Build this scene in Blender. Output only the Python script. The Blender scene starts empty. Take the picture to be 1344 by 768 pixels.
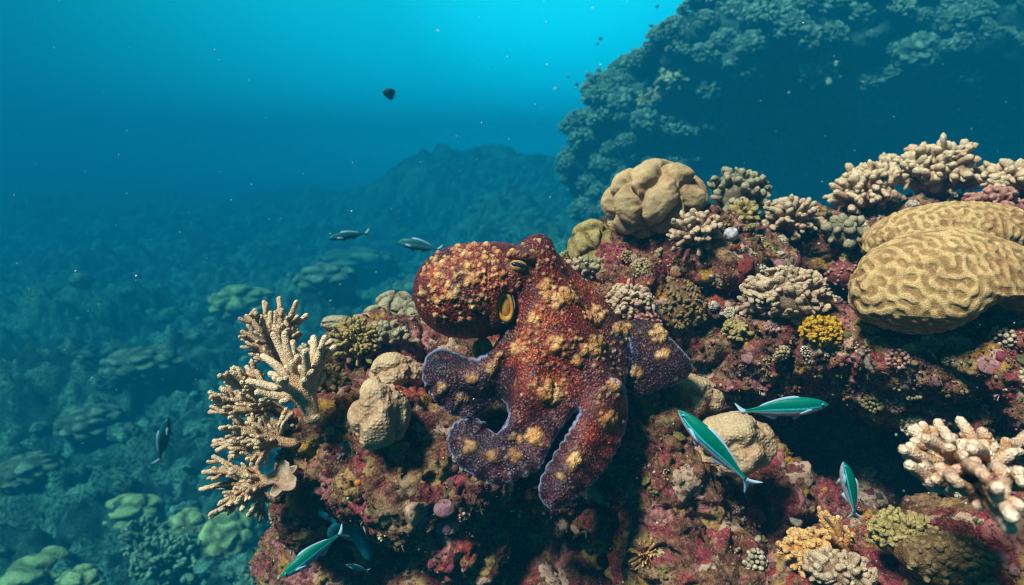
import bpy, bmesh, math, random
import numpy as np
from mathutils import Vector, Matrix

C = bpy.context.scene
COL = C.collection
R = math.radians

# ------------------------------------------------------------------ camera
PITCH = R(9.5)
F = 830.0                      # focal length in pixels of the 1344 px wide photo
cam_d = bpy.data.cameras.new('camera')
cam = bpy.data.objects.new('camera', cam_d)
COL.objects.link(cam)
cam_d.sensor_width = 36.0
cam_d.lens = 36.0 * F / 1344.0
cam_d.clip_start = 0.02
cam_d.clip_end = 200.0
cam.location = (0, 0, 0)
cam.rotation_euler = (R(90) - PITCH, 0, 0)
cam_d.dof.use_dof = True
cam_d.dof.focus_distance = 0.80
cam_d.dof.aperture_fstop = 6.5
C.camera = cam

# ------------------------------------------------------------------ light, water light, exposure
SUN_EL, SUN_AZ = 52.0, 229.0     # elevation; azimuth clockwise from +Y (behind the camera, to the left)
sd = bpy.data.lights.new('sun', 'SUN')
sd.energy = 5.0
sd.angle = R(11.0)             # the swell above spreads the sun
sd.color = (1.0, 0.65, 0.575)
sun = bpy.data.objects.new('sun', sd)
COL.objects.link(sun)
sdir = Vector((math.sin(R(SUN_AZ)) * math.cos(R(SUN_EL)), math.cos(R(SUN_AZ)) * math.cos(R(SUN_EL)), math.sin(R(SUN_EL))))
sun.rotation_euler = sdir.to_track_quat('Z', 'Y').to_euler()
sun.location = (0, 0, 6)

W = bpy.data.worlds.new("World")
C.world = W
W.use_nodes = True
wn, wl = W.node_tree.nodes, W.node_tree.links
wn.clear()
wo = wn.new('ShaderNodeOutputWorld')
wb = wn.new('ShaderNodeBackground')
sky = wn.new('ShaderNodeTexSky')
sky.sky_type = 'NISHITA'
sky.sun_disc = False
sky.sun_elevation = R(SUN_EL)
sky.sun_rotation = R(SUN_AZ)
tc = wn.new('ShaderNodeTexCoord')
sx = wn.new('ShaderNodeSeparateXYZ')
ramp = wn.new('ShaderNodeValToRGB')          # daylight after passing through the water: deeper blue towards the horizontal
ramp.color_ramp.elements[0].position = 0.0
ramp.color_ramp.elements[0].color = (0.0, 0.50, 0.70, 1)
ramp.color_ramp.elements[1].position = 1.0
ramp.color_ramp.elements[1].color = (0.50, 0.40, 0.29, 1)
for p_, c_ in ((0.10, (0.0, 0.60, 0.58)), (0.18, (0.0, 0.52, 0.43)), (0.30, (0.03, 0.50, 0.37)), (0.45, (0.22, 0.38, 0.31))):
    e = ramp.color_ramp.elements.new(p_); e.color = (*c_, 1)
mul = wn.new('ShaderNodeMix'); mul.data_type = 'RGBA'; mul.blend_type = 'MULTIPLY'
mul.inputs[0].default_value = 1.0
wl.new(tc.outputs['Generated'], sx.inputs[0])
wl.new(sx.outputs['Z'], ramp.inputs[0])
wl.new(sky.outputs[0], mul.inputs[6])
wl.new(ramp.outputs[0], mul.inputs[7])
# the water is brightest round the patch of surface that the swell opens to the sun ahead
dp = wn.new('ShaderNodeVectorMath'); dp.operation = 'DOT_PRODUCT'
gv_ = Vector((0.16, 0.90, 0.40)).normalized()
dp.inputs[1].default_value = gv_
wl.new(tc.outputs['Generated'], dp.inputs[0])
gr = wn.new('ShaderNodeMapRange'); gr.interpolation_type = 'SMOOTHSTEP'
gr.inputs[1].default_value = 0.60; gr.inputs[2].default_value = 1.0
gr.inputs[3].default_value = 0.28; gr.inputs[4].default_value = 1.7
wl.new(dp.outputs['Value'], gr.inputs[0])
sc_ = wn.new('ShaderNodeVectorMath'); sc_.operation = 'SCALE'
dq = wn.new('ShaderNodeVectorMath'); dq.operation = 'DOT_PRODUCT'
dq.inputs[1].default_value = Vector((0.055, 0.95, 0.33)).normalized()
wl.new(tc.outputs['Generated'], dq.inputs[0])
gq = wn.new('ShaderNodeMapRange'); gq.interpolation_type = 'SMOOTHSTEP'
gq.inputs[1].default_value = 0.968; gq.inputs[2].default_value = 1.0
gq.inputs[3].default_value = 0.0; gq.inputs[4].default_value = 0.55
wl.new(dq.outputs['Value'], gq.inputs[0])
ga = wn.new('ShaderNodeMath'); ga.operation = 'ADD'
wl.new(gr.outputs[0], ga.inputs[0]); wl.new(gq.outputs[0], ga.inputs[1])
wl.new(mul.outputs[2], sc_.inputs[0]); wl.new(ga.outputs[0], sc_.inputs['Scale'])
wl.new(sc_.outputs[0], wb.inputs[0])
wb.inputs[1].default_value = 0.12
wl.new(wb.outputs[0], wo.inputs[0])

C.view_settings.view_transform = 'Standard'
C.view_settings.look = 'None'
C.view_settings.exposure = 2.40
C.view_settings.gamma = 1.0
C.view_settings.use_curve_mapping = False
C.render.engine = 'CYCLES'
C.cycles.use_denoising = True
C.cycles.pixel_filter_type = 'BLACKMAN_HARRIS'
C.cycles.filter_width = 1.25
C.cycles.max_bounces = 5
C.cycles.diffuse_bounces = 3
C.cycles.glossy_bounces = 2
C.cycles.volume_bounces = 0
C.cycles.transparent_max_bounces = 4
C.cycles.caustics_reflective = False
C.cycles.caustics_refractive = False

# ------------------------------------------------------------------ small maths kit
rng = np.random.RandomState(11)
CP, SP = math.cos(PITCH), math.sin(PITCH)
RIGHT = np.array([1.0, 0, 0]); UP = np.array([0, SP, CP]); FW = np.array([0, CP, -SP])
CAMROT = np.stack([RIGHT, UP, FW])           # rows: camera frame (right, up, forward) in world axes


def c2w(P):
    return np.asarray(P, float) @ CAMROT


def at(px, py, d):
    """world point seen at photo pixel px,py at depth d"""
    return c2w(np.array([(px - 672.0) / F * d, (384.0 - py) / F * d, d]))


_p = np.random.RandomState(5).permutation(256)
PERM = np.concatenate([_p, _p, _p])
_g = np.random.RandomState(6).normal(size=(256, 3))
GRAD = _g / np.linalg.norm(_g, axis=1, keepdims=True)
JIT = np.random.RandomState(8).rand(256, 3)


def _hash(i):
    return PERM[PERM[PERM[i[:, 0] & 255] + (i[:, 1] & 255)] + (i[:, 2] & 255)]


def perlin(P):
    P = np.asarray(P, float)
    i = np.floor(P).astype(np.int64)
    f = P - i
    u = f * f * f * (f * (f * 6 - 15) + 10)
    out = np.zeros(len(P))
    for dx in (0, 1):
        wx = u[:, 0] if dx else 1 - u[:, 0]
        for dy in (0, 1):
            wy = u[:, 1] if dy else 1 - u[:, 1]
            for dz in (0, 1):
                wz = u[:, 2] if dz else 1 - u[:, 2]
                o = np.array([dx, dy, dz])
                g = GRAD[_hash(i + o)]
                out += wx * wy * wz * np.einsum('ij,ij->i', g, f - o)
    return out


def fbm(P, octs=4, gain=0.5):
    a, s, out = 1.0, 1.0, 0.0
    for k in range(octs):
        out = out + a * perlin(P * s + 17.3 * k)
        a *= gain
        s *= 2.03
    return out


def worley(P, jit=0.9):
    P = np.asarray(P, float)
    i = np.floor(P).astype(np.int64)
    f1 = np.full(len(P), 9.0); f2 = np.full(len(P), 9.0); ident = np.zeros(len(P), int)
    for dx in (-1, 0, 1):
        for dy in (-1, 0, 1):
            for dz in (-1, 0, 1):
                c = i + np.array([dx, dy, dz])
                h = _hash(c)
                q = c + 0.5 + (JIT[h] - 0.5) * jit
                d = np.linalg.norm(P - q, axis=1)
                m = d < f1
                f2 = np.where(m, f1, np.minimum(f2, d))
                ident = np.where(m, h, ident)
                f1 = np.where(m, d, f1)
    return f1, f2, ident


def sstep(a, b, x):
    t = np.clip((x - a) / (b - a), 0, 1)
    return t * t * (3 - 2 * t)


def smin(a, b, k):
    h = np.clip(0.5 + 0.5 * (b - a) / k, 0, 1)
    return b + (a - b) * h - k * h * (1 - h)


def surfnet(f, lo, hi, h, reach=1.8):
    """naive surface nets of the field f(points) < 0 in the box lo..hi at step h -> verts, quads"""
    lo = np.asarray(lo, float); hi = np.asarray(hi, float)
    K = 4
    nc = np.maximum(np.ceil((hi - lo) / (h * K)).astype(int), 2)
    n = nc * K
    ax = [lo[a] + (np.arange(nc[a]) + 0.5) * h * K - 0.5 * h for a in range(3)]
    G = np.stack(np.meshgrid(*ax, indexing='ij'), -1).reshape(-1, 3)
    fc = f(G).reshape(nc)
    near = np.abs(fc) < h * K * reach
    D = fc.astype(np.float32).repeat(K, 0).repeat(K, 1).repeat(K, 2)
    m = near.repeat(K, 0).repeat(K, 1).repeat(K, 2)
    idx = np.argwhere(m)
    vals = np.empty(len(idx), np.float32)
    for s in range(0, len(idx), 400000):
        vals[s:s + 400000] = f(lo + idx[s:s + 400000] * h)
    D[m] = vals
    ins = D < 0
    cnt = np.zeros(n - 1, np.uint8)
    corners = [(a, b, c) for a in (0, 1) for b in (0, 1) for c in (0, 1)]
    for a, b, c in corners:
        cnt += ins[a:n[0] - 1 + a, b:n[1] - 1 + b, c:n[2] - 1 + c]
    act = (cnt > 0) & (cnt < 8)
    cells = np.argwhere(act)
    cid = np.full(n - 1, -1, np.int64)
    cid[act] = np.arange(len(cells))
    acc = np.zeros((len(cells), 3)); num = np.zeros(len(cells))
    val = {c: D[cells[:, 0] + c[0], cells[:, 1] + c[1], cells[:, 2] + c[2]] for c in corners}
    for c in corners:
        for a in range(3):
            if c[a]:
                continue
            c2 = list(c); c2[a] = 1
            v0, v1 = val[c], val[tuple(c2)]
            x = (v0 < 0) != (v1 < 0)
            t = np.where(x, v0 / np.where(v0 == v1, 1, v0 - v1), 0)
            p = np.tile(np.array(c, float), (len(cells), 1))
            p[:, a] += t
            acc += p * x[:, None]
            num += x
    V = lo + (cells + acc / np.maximum(num, 1)[:, None]) * h
    quads = []
    for a in range(3):
        b, c = (a + 1) % 3, (a + 2) % 3
        sl0 = [slice(None)] * 3; sl1 = [slice(None)] * 3
        sl0[a] = slice(0, n[a] - 1); sl1[a] = slice(1, n[a])
        s0, s1 = ins[tuple(sl0)], ins[tuple(sl1)]
        E = np.argwhere(s0 != s1)
        ok = (E[:, b] > 0) & (E[:, c] > 0) & (E[:, b] < n[b] - 1) & (E[:, c] < n[c] - 1)
        E = E[ok]
        fl = s0[E[:, 0], E[:, 1], E[:, 2]]
        ob = np.zeros(3, int); ob[b] = 1
        oc = np.zeros(3, int); oc[c] = 1
        q = [E - ob - oc, E - oc, E, E - ob]
        ids = np.stack([cid[k[:, 0], k[:, 1], k[:, 2]] for k in q], 1)
        ids = np.where(fl[:, None], ids, ids[:, ::-1])
        quads.append(ids)
    Q = np.concatenate(quads)
    return V, Q[(Q >= 0).all(1)]


def normals(V, Fc):
    N = np.zeros_like(V)
    a, b, c = V[Fc[:, 0]], V[Fc[:, 1]], V[Fc[:, 2]]
    if Fc.shape[1] == 4:
        fn = np.cross(V[Fc[:, 2]] - a, V[Fc[:, 3]] - b)
    else:
        fn = np.cross(b - a, c - a)
    for k in range(Fc.shape[1]):
        for j in range(3):
            N[:, j] += np.bincount(Fc[:, k], fn[:, j], len(V))
    return N / np.maximum(np.linalg.norm(N, axis=1, keepdims=True), 1e-12)


def all_normals(V, T, Q):
    N = np.zeros_like(V)
    if len(T):
        N += normals(V, T)
    if len(Q):
        N += normals(V, Q)
    return N / np.maximum(np.linalg.norm(N, axis=1, keepdims=True), 1e-12)


def make_mesh(name, V, T, Q, col=None):
    T = np.asarray(T, np.int64).reshape(-1, 3); Q = np.asarray(Q, np.int64).reshape(-1, 4)
    me = bpy.data.meshes.new(name)
    me.vertices.add(len(V))
    me.vertices.foreach_set('co', np.asarray(V, np.float32).ravel())
    loops = np.concatenate([T.ravel(), Q.ravel()]).astype(np.int32)
    me.loops.add(len(loops))
    me.loops.foreach_set('vertex_index', loops)
    st = np.concatenate([np.arange(len(T)) * 3, len(T) * 3 + np.arange(len(Q)) * 4]).astype(np.int32)
    me.polygons.add(len(st))
    me.polygons.foreach_set('loop_start', st)
    me.polygons.foreach_set('use_smooth', np.ones(len(st), bool))
    me.update(calc_edges=True)
    if col is not None:
        at_ = me.attributes.new('Col', 'FLOAT_COLOR', 'POINT')
        c4 = np.ones((len(V), 4), np.float32)
        c4[:, :col.shape[1]] = col
        at_.data.foreach_set('color', c4.ravel())
    me.validate()
    return me


def link(name, me, mat, parent=None, loc=None):
    o = bpy.data.objects.new(name, me)
    COL.objects.link(o)
    if mat is not None:
        me.materials.append(mat)
    if loc is not None:
        o.location = [float(x) for x in loc]
    if parent is not None:
        o.parent = parent
    return o


def tag(o, label=None, cat=None, group=None, kind=None):
    if label: o['label'] = label
    if cat: o['category'] = cat
    if group: o['group'] = group
    if kind: o['kind'] = kind
    return o


def empty(name, loc):
    o = bpy.data.objects.new(name, None)
    o.empty_display_size = 0.02
    COL.objects.link(o)
    o.location = [float(x) for x in loc]
    return o


_ico = {}


def ico(n):
    if n not in _ico:
        bm = bmesh.new()
        bmesh.ops.create_icosphere(bm, subdivisions=n, radius=1)
        bm.verts.ensure_lookup_table()
        V = np.array([v.co[:] for v in bm.verts])
        T = np.array([[v.index for v in f.verts] for f in bm.faces])
        bm.free()
        _ico[n] = (V / np.linalg.norm(V, axis=1, keepdims=True), T)
    V, T = _ico[n]
    return V.copy(), T.copy()


class MB:
    """collects pieces that become ONE mesh"""
    def __init__(self):
        self.V, self.T, self.Q, self.Cc, self.n = [], [], [], [], 0

    def add(self, V, T=None, Q=None, col=None):
        self.V.append(np.asarray(V, float))
        if T is not None and len(T): self.T.append(np.asarray(T) + self.n)
        if Q is not None and len(Q): self.Q.append(np.asarray(Q) + self.n)
        if col is None: col = np.zeros((len(V), 3))
        col = np.asarray(col, float)
        if col.ndim == 1: col = np.tile(col, (len(V), 1))
        self.Cc.append(col)
        self.n += len(V)

    def arrays(self):
        V = np.concatenate(self.V)
        T = np.concatenate(self.T) if self.T else np.zeros((0, 3), int)
        Q = np.concatenate(self.Q) if self.Q else np.zeros((0, 4), int)
        return V, T, Q, np.concatenate(self.Cc)

    def build(self, name, mat, parent=None, origin=None, rough=None, xf=None):
        V, T, Q, c = self.arrays()
        if rough:
            for amp, sc in rough:
                V = V + all_normals(V, T, Q) * (amp * perlin(V / sc + 3.1))[:, None]
        if xf is not None:
            V = xf(V)
        if origin is None:
            origin = np.zeros(3)
        o = link(name, make_mesh(name, V - origin, T, Q, c), mat, parent, origin)
        return o


def unit(v):
    v = np.asarray(v, float)
    return v / max(np.linalg.norm(v), 1e-12)


def spline(P, n):
    P = np.asarray(P, float)
    if len(P) == 2:
        t = np.linspace(0, 1, n)[:, None]
        return P[0] * (1 - t) + P[1] * t
    X = np.concatenate([[2 * P[0] - P[1]], P, [2 * P[-1] - P[-2]]])
    t = np.linspace(0, len(P) - 1 - 1e-9, n)
    i = t.astype(int); u = (t - i)[:, None]
    a, b, c, d = X[i], X[i + 1], X[i + 2], X[i + 3]
    return 0.5 * (2 * b + (c - a) * u + (2 * a - 5 * b + 4 * c - d) * u ** 2 + (3 * b - a - 3 * c + d) * u ** 3)


def tube(mb, path, rad, sides=9, step=None, col0=0.0, col1=1.0, extra=(0, 0), flat=None, caps=True):
    """tapered tube along path with rounded far end; Col.r runs col0..col1 along it"""
    path = np.asarray(path, float)
    L = np.linalg.norm(np.diff(path, axis=0), axis=1).sum()
    r0, r1 = rad
    n = max(5, int(L / (step or r0 * 0.6)) + 2)
    P = spline(path, n)
    s = np.linspace(0, 1, n)
    r = r0 + (r1 - r0) * s
    d_end = (1 - s) * L
    capr = r1 * 1.05
    r = r * np.sqrt(np.clip(1 - (np.clip(capr - d_end, 0, None) / capr) ** 2, 0.0, 1))
    r[-1] = r1 * 0.25
    Tn = np.gradient(P, axis=0)
    Tn /= np.maximum(np.linalg.norm(Tn, axis=1, keepdims=True), 1e-12)
    u = unit(np.cross(Tn[0], [0.31, 0.2, 0.93]))
    V = []
    th = np.arange(sides) / sides * 2 * np.pi
    for i in range(n):
        u = unit(u - Tn[i] * np.dot(u, Tn[i]))
        w = np.cross(Tn[i], u)
        V.append(P[i] + r[i] * (np.cos(th)[:, None] * u + np.sin(th)[:, None] * w))
    V = np.concatenate(V + [P[-1:] + Tn[-1] * r1 * 0.1])
    k = np.arange(sides); k2 = (k + 1) % sides
    Q = np.concatenate([np.stack([i * sides + k, i * sides + k2, (i + 1) * sides + k2, (i + 1) * sides + k], 1) for i in range(n - 1)])
    top = n * sides
    T = np.stack([(n - 1) * sides + k, (n - 1) * sides + k2, np.full(sides, top)], 1)
    t = np.concatenate([np.repeat(col0 + (col1 - col0) * s, sides), [col1]])
    c = np.stack([t, np.full_like(t, extra[0]), np.full_like(t, extra[1])], 1)
    mb.add(V, T, Q, c)


def fib(n, cover=1.0):
    """n directions over the part of the unit sphere round +Z (cover 1: half, 2: whole)"""
    i = np.arange(n) + 0.5
    z = 1 - cover * i / n
    ph = i * math.pi * (3 - math.sqrt(5))
    q = np.sqrt(np.clip(1 - z * z, 0, 1))
    return np.stack([q * np.cos(ph), q * np.sin(ph), z], 1)


def frame(axis):
    z = unit(axis)
    x = unit(np.cross([0.2, 1, 0.1], z))
    return np.stack([x, np.cross(z, x), z])          # rows


# ------------------------------------------------------------------ materials
class NT:
    def __init__(self, name):
        self.m = bpy.data.materials.new(name)
        self.m.use_nodes = True
        self.t = self.m.node_tree
        self.n, self.l = self.t.nodes, self.t.links
        self.bsdf = self.n['Principled BSDF']
        self.bsdf.inputs['IOR'].default_value = 1.2
        self.co = self.n.new('ShaderNodeTexCoord').outputs['Object']
        g = self.n.new('ShaderNodeAttribute'); g.attribute_name = 'Col'
        self.col = g.outputs['Color']
        s = self.n.new('ShaderNodeSeparateColor'); self.l.new(self.col, s.inputs[0])
        self.r, self.g, self.b = s.outputs[0], s.outputs[1], s.outputs[2]

    def put(self, sock, v):
        if isinstance(v, bpy.types.NodeSocket): self.l.new(v, sock)
        elif isinstance(v, (tuple, list)) and len(v) == 3 and len(sock.default_value) == 4: sock.default_value = (*v, 1)
        else: sock.default_value = v

    def noise(self, scale, detail=4, rough=0.55, dist=0.0, vec=None):
        x = self.n.new('ShaderNodeTexNoise')
        x.inputs['Scale'].default_value = scale; x.inputs['Detail'].default_value = detail
        x.inputs['Roughness'].default_value = rough; x.inputs['Distortion'].default_value = dist
        self.l.new(vec or self.co, x.inputs['Vector'])
        return x.outputs[0]

    def vor(self, scale, feature='F1', out='Distance', vec=None, rnd=1.0):
        x = self.n.new('ShaderNodeTexVoronoi')
        x.feature = feature
        x.inputs['Scale'].default_value = scale
        x.inputs['Randomness'].default_value = rnd
        self.l.new(vec or self.co, x.inputs['Vector'])
        return x.outputs[out]

    def warp(self, scale, amt):
        x = self.n.new('ShaderNodeTexNoise'); x.inputs['Scale'].default_value = scale; x.inputs['Detail'].default_value = 4
        self.l.new(self.co, x.inputs['Vector'])
        v = self.n.new('ShaderNodeVectorMath'); v.operation = 'MULTIPLY_ADD'
        self.l.new(x.outputs[1], v.inputs[0]); v.inputs[1].default_value = (amt,) * 3
        self.l.new(self.co, v.inputs[2])
        return v.outputs[0]

    def ramp(self, fac, stops, interp='LINEAR'):
        x = self.n.new('ShaderNodeValToRGB')
        cr = x.color_ramp
        cr.interpolation = interp
        while len(cr.elements) > 1: cr.elements.remove(cr.elements[-1])
        for i, (p, c) in enumerate(stops):
            el = cr.elements[0] if i == 0 else cr.elements.new(p)
            el.position = p
            el.color = (*c, 1) if isinstance(c, (tuple, list)) else (c, c, c, 1)
        self.put(x.inputs[0], fac)
        return x.outputs[0]

    def mix(self, fac, a, b, blend='MIX'):
        x = self.n.new('ShaderNodeMix'); x.data_type = 'RGBA'; x.blend_type = blend
        self.put(x.inputs[0], fac); self.put(x.inputs[6], a); self.put(x.inputs[7], b)
        return x.outputs[2]

    def math(self, op, a, b=0.0, c=0.0):
        x = self.n.new('ShaderNodeMath'); x.operation = op
        self.put(x.inputs[0], a); self.put(x.inputs[1], b); self.put(x.inputs[2], c)
        return x.outputs[0]

    def bump(self, h, strength, dist, prev=None):
        x = self.n.new('ShaderNodeBump')
        x.inputs['Strength'].default_value = strength; x.inputs['Distance'].default_value = dist
        self.l.new(h, x.inputs['Height'])
        if prev is not None: self.l.new(prev, x.inputs['Normal'])
        return x.outputs[0]

    def done(self, color, rough=0.75, normal=None, spec=0.4, sss=0.0):
        self.put(self.bsdf.inputs['Base Color'], color)
        self.put(self.bsdf.inputs['Roughness'], rough)
        self.bsdf.inputs['Specular IOR Level'].default_value = spec
        if sss:
            self.bsdf.inputs['Subsurface Weight'].default_value = sss
            self.bsdf.inputs['Subsurface Radius'].default_value = (0.004, 0.002, 0.0012)
        if normal is not None: self.l.new(normal, self.bsdf.inputs['Normal'])
        return self.m


def rock_mat(name, hue=0.0, k=1.0):
    """reef rock crusted with coralline algae, turf and sponge"""
    t = NT(name)
    w = t.warp(9 * k, 0.10)
    big = t.noise(7 * k, 7, 0.62, 0.6)
    mid = t.noise(26 * k, 6, 0.65, 0.4)
    fine = t.noise(120 * k, 4, 0.7)
    base = t.ramp(big, [(0.30, (0.035, 0.024, 0.016)), (0.40, (0.11, 0.075, 0.035)), (0.47, (0.085, 0.030, 0.026)), (0.53, (0.15, 0.032, 0.042)),
                        (0.58, (0.10, 0.020, 0.018)), (0.65, (0.15, 0.085, 0.05)), (0.75, (0.06, 0.04, 0.018))])
    alt = t.ramp(mid, [(0.30, (0.025, 0.015, 0.012)), (0.42, (0.11, 0.035, 0.035)), (0.48, (0.17, 0.115, 0.05)), (0.55, (0.19, 0.055, 0.062)),
                       (0.62, (0.07, 0.025, 0.018)), (0.72, (0.26, 0.18, 0.10))])
    c = t.mix(0.55, base, alt)
    if hue:
        hm = t.ramp(t.noise(5 * k, 4, 0.6, 0.8), [(0.52 - 0.2 * hue, 0.0), (0.58 - 0.2 * hue, 1.0)])
        mg = t.ramp(mid, [(0.3, (0.07, 0.012, 0.02)), (0.48, (0.22, 0.024, 0.05)), (0.6, (0.33, 0.075, 0.105)), (0.72, (0.14, 0.02, 0.03))])
        c = t.mix(t.math('MULTIPLY', hm, 0.85), c, mg)
    # patches of crust, each cell its own colour
    cell = t.vor(34 * k, 'F1', 'Color', w)
    s = t.n.new('ShaderNodeSeparateColor'); t.l.new(cell, s.inputs[0])
    pcol = t.ramp(s.outputs[0], [(0.0, (0.38, 0.16, 0.18)), (0.2, (0.24, 0.03, 0.06)), (0.4, (0.36, 0.27, 0.10)), (0.55, (0.50, 0.40, 0.32)),
                                 (0.7, (0.10, 0.02, 0.025)), (0.82, (0.36, 0.23, 0.02)), (0.92, (0.32, 0.035, 0.02))], 'CONSTANT')
    c = t.mix(t.ramp(t.noise(13 * k, 5, 0.65, 0.7), [(0.50, 0.0), (0.58, 0.7)]), c, t.ramp(mid, [(0.35, (0.07, 0.055, 0.025)), (0.5, (0.20, 0.15, 0.07)), (0.65, (0.34, 0.27, 0.17))]))
    pm = t.ramp(t.math('ADD', s.outputs[1], t.math('MULTIPLY', mid, 0.5)), [(0.80, 0.0), (0.86, 1.0)])
    c = t.mix(t.math('MULTIPLY', pm, 0.75), c, pcol)
    # white-pink specks
    sp = t.ramp(t.vor(170 * k, 'F1', 'Distance', t.warp(60 * k, 0.02)), [(0.14, 1.0), (0.26, 0.0)])
    gate = t.ramp(t.noise(18 * k, 3), [(0.50, 0.0), (0.60, 1.0)])
    c = t.mix(t.math('MULTIPLY', t.math('MULTIPLY', sp, gate), 0.8), c, (0.42, 0.30, 0.25))
    c = t.mix(t.ramp(fine, [(0.36, 0.85), (0.5, 0.0)]), c, (0.018, 0.010, 0.008))
    c = t.mix(t.ramp(fine, [(0.54, 0.0), (0.70, 0.65)]), c, (0.36, 0.24, 0.14))
    c = t.mix(t.ramp(t.noise(420 * k, 2, 0.6), [(0.56, 0.0), (0.72, 0.5)]), c, (0.42, 0.31, 0.22))
    c = t.mix(1.0, c, (0.92, 0.68, 0.60), 'MULTIPLY')
    n = t.bump(t.noise(60 * k, 8, 0.7), 0.9, 0.012 / k)
    n = t.bump(t.vor(150 * k, 'SMOOTH_F1'), 0.5, 0.004 / k, n)
    return t.done(c, 0.8, n, 0.3)


def coral_mat(name, base, tip, pol=330, strength=0.6, pit=False, var=0.35, tip0=0.55, tip1=1.0, dark=None, dist=0.0016, rnd=0.7, grit=0.3):
    """living coral: Col.r is 0 at the base and 1 at the growing tip"""
    base = (min(1, base[0] * 1.06), base[1] * 0.94, base[2] * 0.86)
    tip = (min(1, tip[0] * 1.05), tip[1] * 0.96, tip[2] * 0.88)
    t = NT(name)
    c = t.mix(t.ramp(t.r, [(tip0, 0.0), (tip1, 1.0)]), base, tip)
    nz = t.noise(22, 5, 0.6)
    lowc = tuple(x * 0.55 for x in base)
    c = t.mix(t.math('MULTIPLY', t.ramp(nz, [(0.35, 1.0), (0.6, 0.0)]), var), c, dark or lowc)
    rosy = (base[0] * 0.95, base[1] * 0.62, base[2] * 0.72)
    c = t.mix(t.ramp(t.noise(17, 4, 0.6, 0.5), [(0.46, 0.0), (0.66, 0.55)]), c, rosy)
    v = t.vor(pol, 'F1', 'Distance', None, rnd)
    if pit:
        h = t.ramp(v, [(0.1, 0.0), (0.5, 1.0)])
        c = t.mix(t.ramp(v, [(0.15, 0.62), (0.42, 0.0)]), c, tuple(x * 0.35 for x in base))
    else:
        h = t.ramp(v, [(0.05, 1.0), (0.55, 0.0)])
        c = t.mix(t.ramp(v, [(0.35, 0.0), (0.75, 0.5)]), c, tuple(x * 0.4 for x in base))
    c = t.mix(t.ramp(t.noise(140, 3, 0.6), [(0.5, 0.0), (0.75, 0.35)]), c, tuple(min(1, x * 1.5) for x in tip))
    n = t.bump(h, strength, dist)
    n = t.bump(t.noise(70, 5, 0.6), grit, 0.004, n)
    return t.done(c, 0.7, n, 0.35)


def simple_mat(name, color, rough=0.6, spec=0.4, noise=None, bump=0.0, bscale=200):
    t = NT(name)
    c = color
    if noise:
        c = t.mix(t.ramp(t.noise(noise[0], 4, 0.6), [(0.35, 0.0), (0.65, 1.0)]), color, noise[1])
    n = t.bump(t.noise(bscale, 5, 0.6), bump, 0.003) if bump else None
    return t.done(c, rough, n, spec)


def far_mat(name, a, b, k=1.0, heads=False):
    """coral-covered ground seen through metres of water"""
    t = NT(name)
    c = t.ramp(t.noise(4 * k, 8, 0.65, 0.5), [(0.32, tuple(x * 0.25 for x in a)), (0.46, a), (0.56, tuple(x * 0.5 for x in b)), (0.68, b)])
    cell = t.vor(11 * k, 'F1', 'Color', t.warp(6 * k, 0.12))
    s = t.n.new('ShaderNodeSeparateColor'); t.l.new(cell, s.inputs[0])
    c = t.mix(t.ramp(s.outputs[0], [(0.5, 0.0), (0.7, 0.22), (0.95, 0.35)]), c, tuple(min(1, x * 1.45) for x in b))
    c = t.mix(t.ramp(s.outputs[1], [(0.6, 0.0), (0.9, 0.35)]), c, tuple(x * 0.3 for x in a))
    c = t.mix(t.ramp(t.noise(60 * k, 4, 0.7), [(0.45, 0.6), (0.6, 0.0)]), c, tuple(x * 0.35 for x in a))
    if heads:                      # crest light and hollow shade put into the colour: pale heads, dark ground
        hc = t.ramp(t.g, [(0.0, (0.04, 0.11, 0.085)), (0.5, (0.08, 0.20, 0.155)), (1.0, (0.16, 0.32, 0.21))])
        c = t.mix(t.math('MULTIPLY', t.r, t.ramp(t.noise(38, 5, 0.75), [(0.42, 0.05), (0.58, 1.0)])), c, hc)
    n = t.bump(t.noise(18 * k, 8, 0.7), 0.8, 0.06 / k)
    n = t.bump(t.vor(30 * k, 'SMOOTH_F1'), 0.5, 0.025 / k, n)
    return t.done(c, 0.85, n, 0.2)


# ------------------------------------------------------------------ the setting: seabed, far hill, reef wall, reef rock
def bed_height(x, y):
    z = -2.45 + 1.05 * sstep(4.5, 23.0, y) + 0.5 * sstep(15, 33, y)
    z = z + 1.25 * sstep(-2.4, 2.0, x + 0.06 * (y - 6)) * sstep(2.2, 6.7, y)
    z = z + 2.0 * np.exp(-((x + 2.4) / 3.2) ** 2 - ((y - 22.5) / 3.2) ** 2)      # far mound
    z = z + 0.8 * np.exp(-((x + 2.8) / 1.1) ** 2 - ((y - 8.4) / 1.2) ** 2)
    z = z + 0.5 * np.exp(-((x + 4.6) / 1.3) ** 2 - ((y - 6.2) / 0.9) ** 2)
    z = z - 0.5 * sstep(-4.5, -10.0, x) * sstep(18, 4.5, y)
    return z


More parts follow.
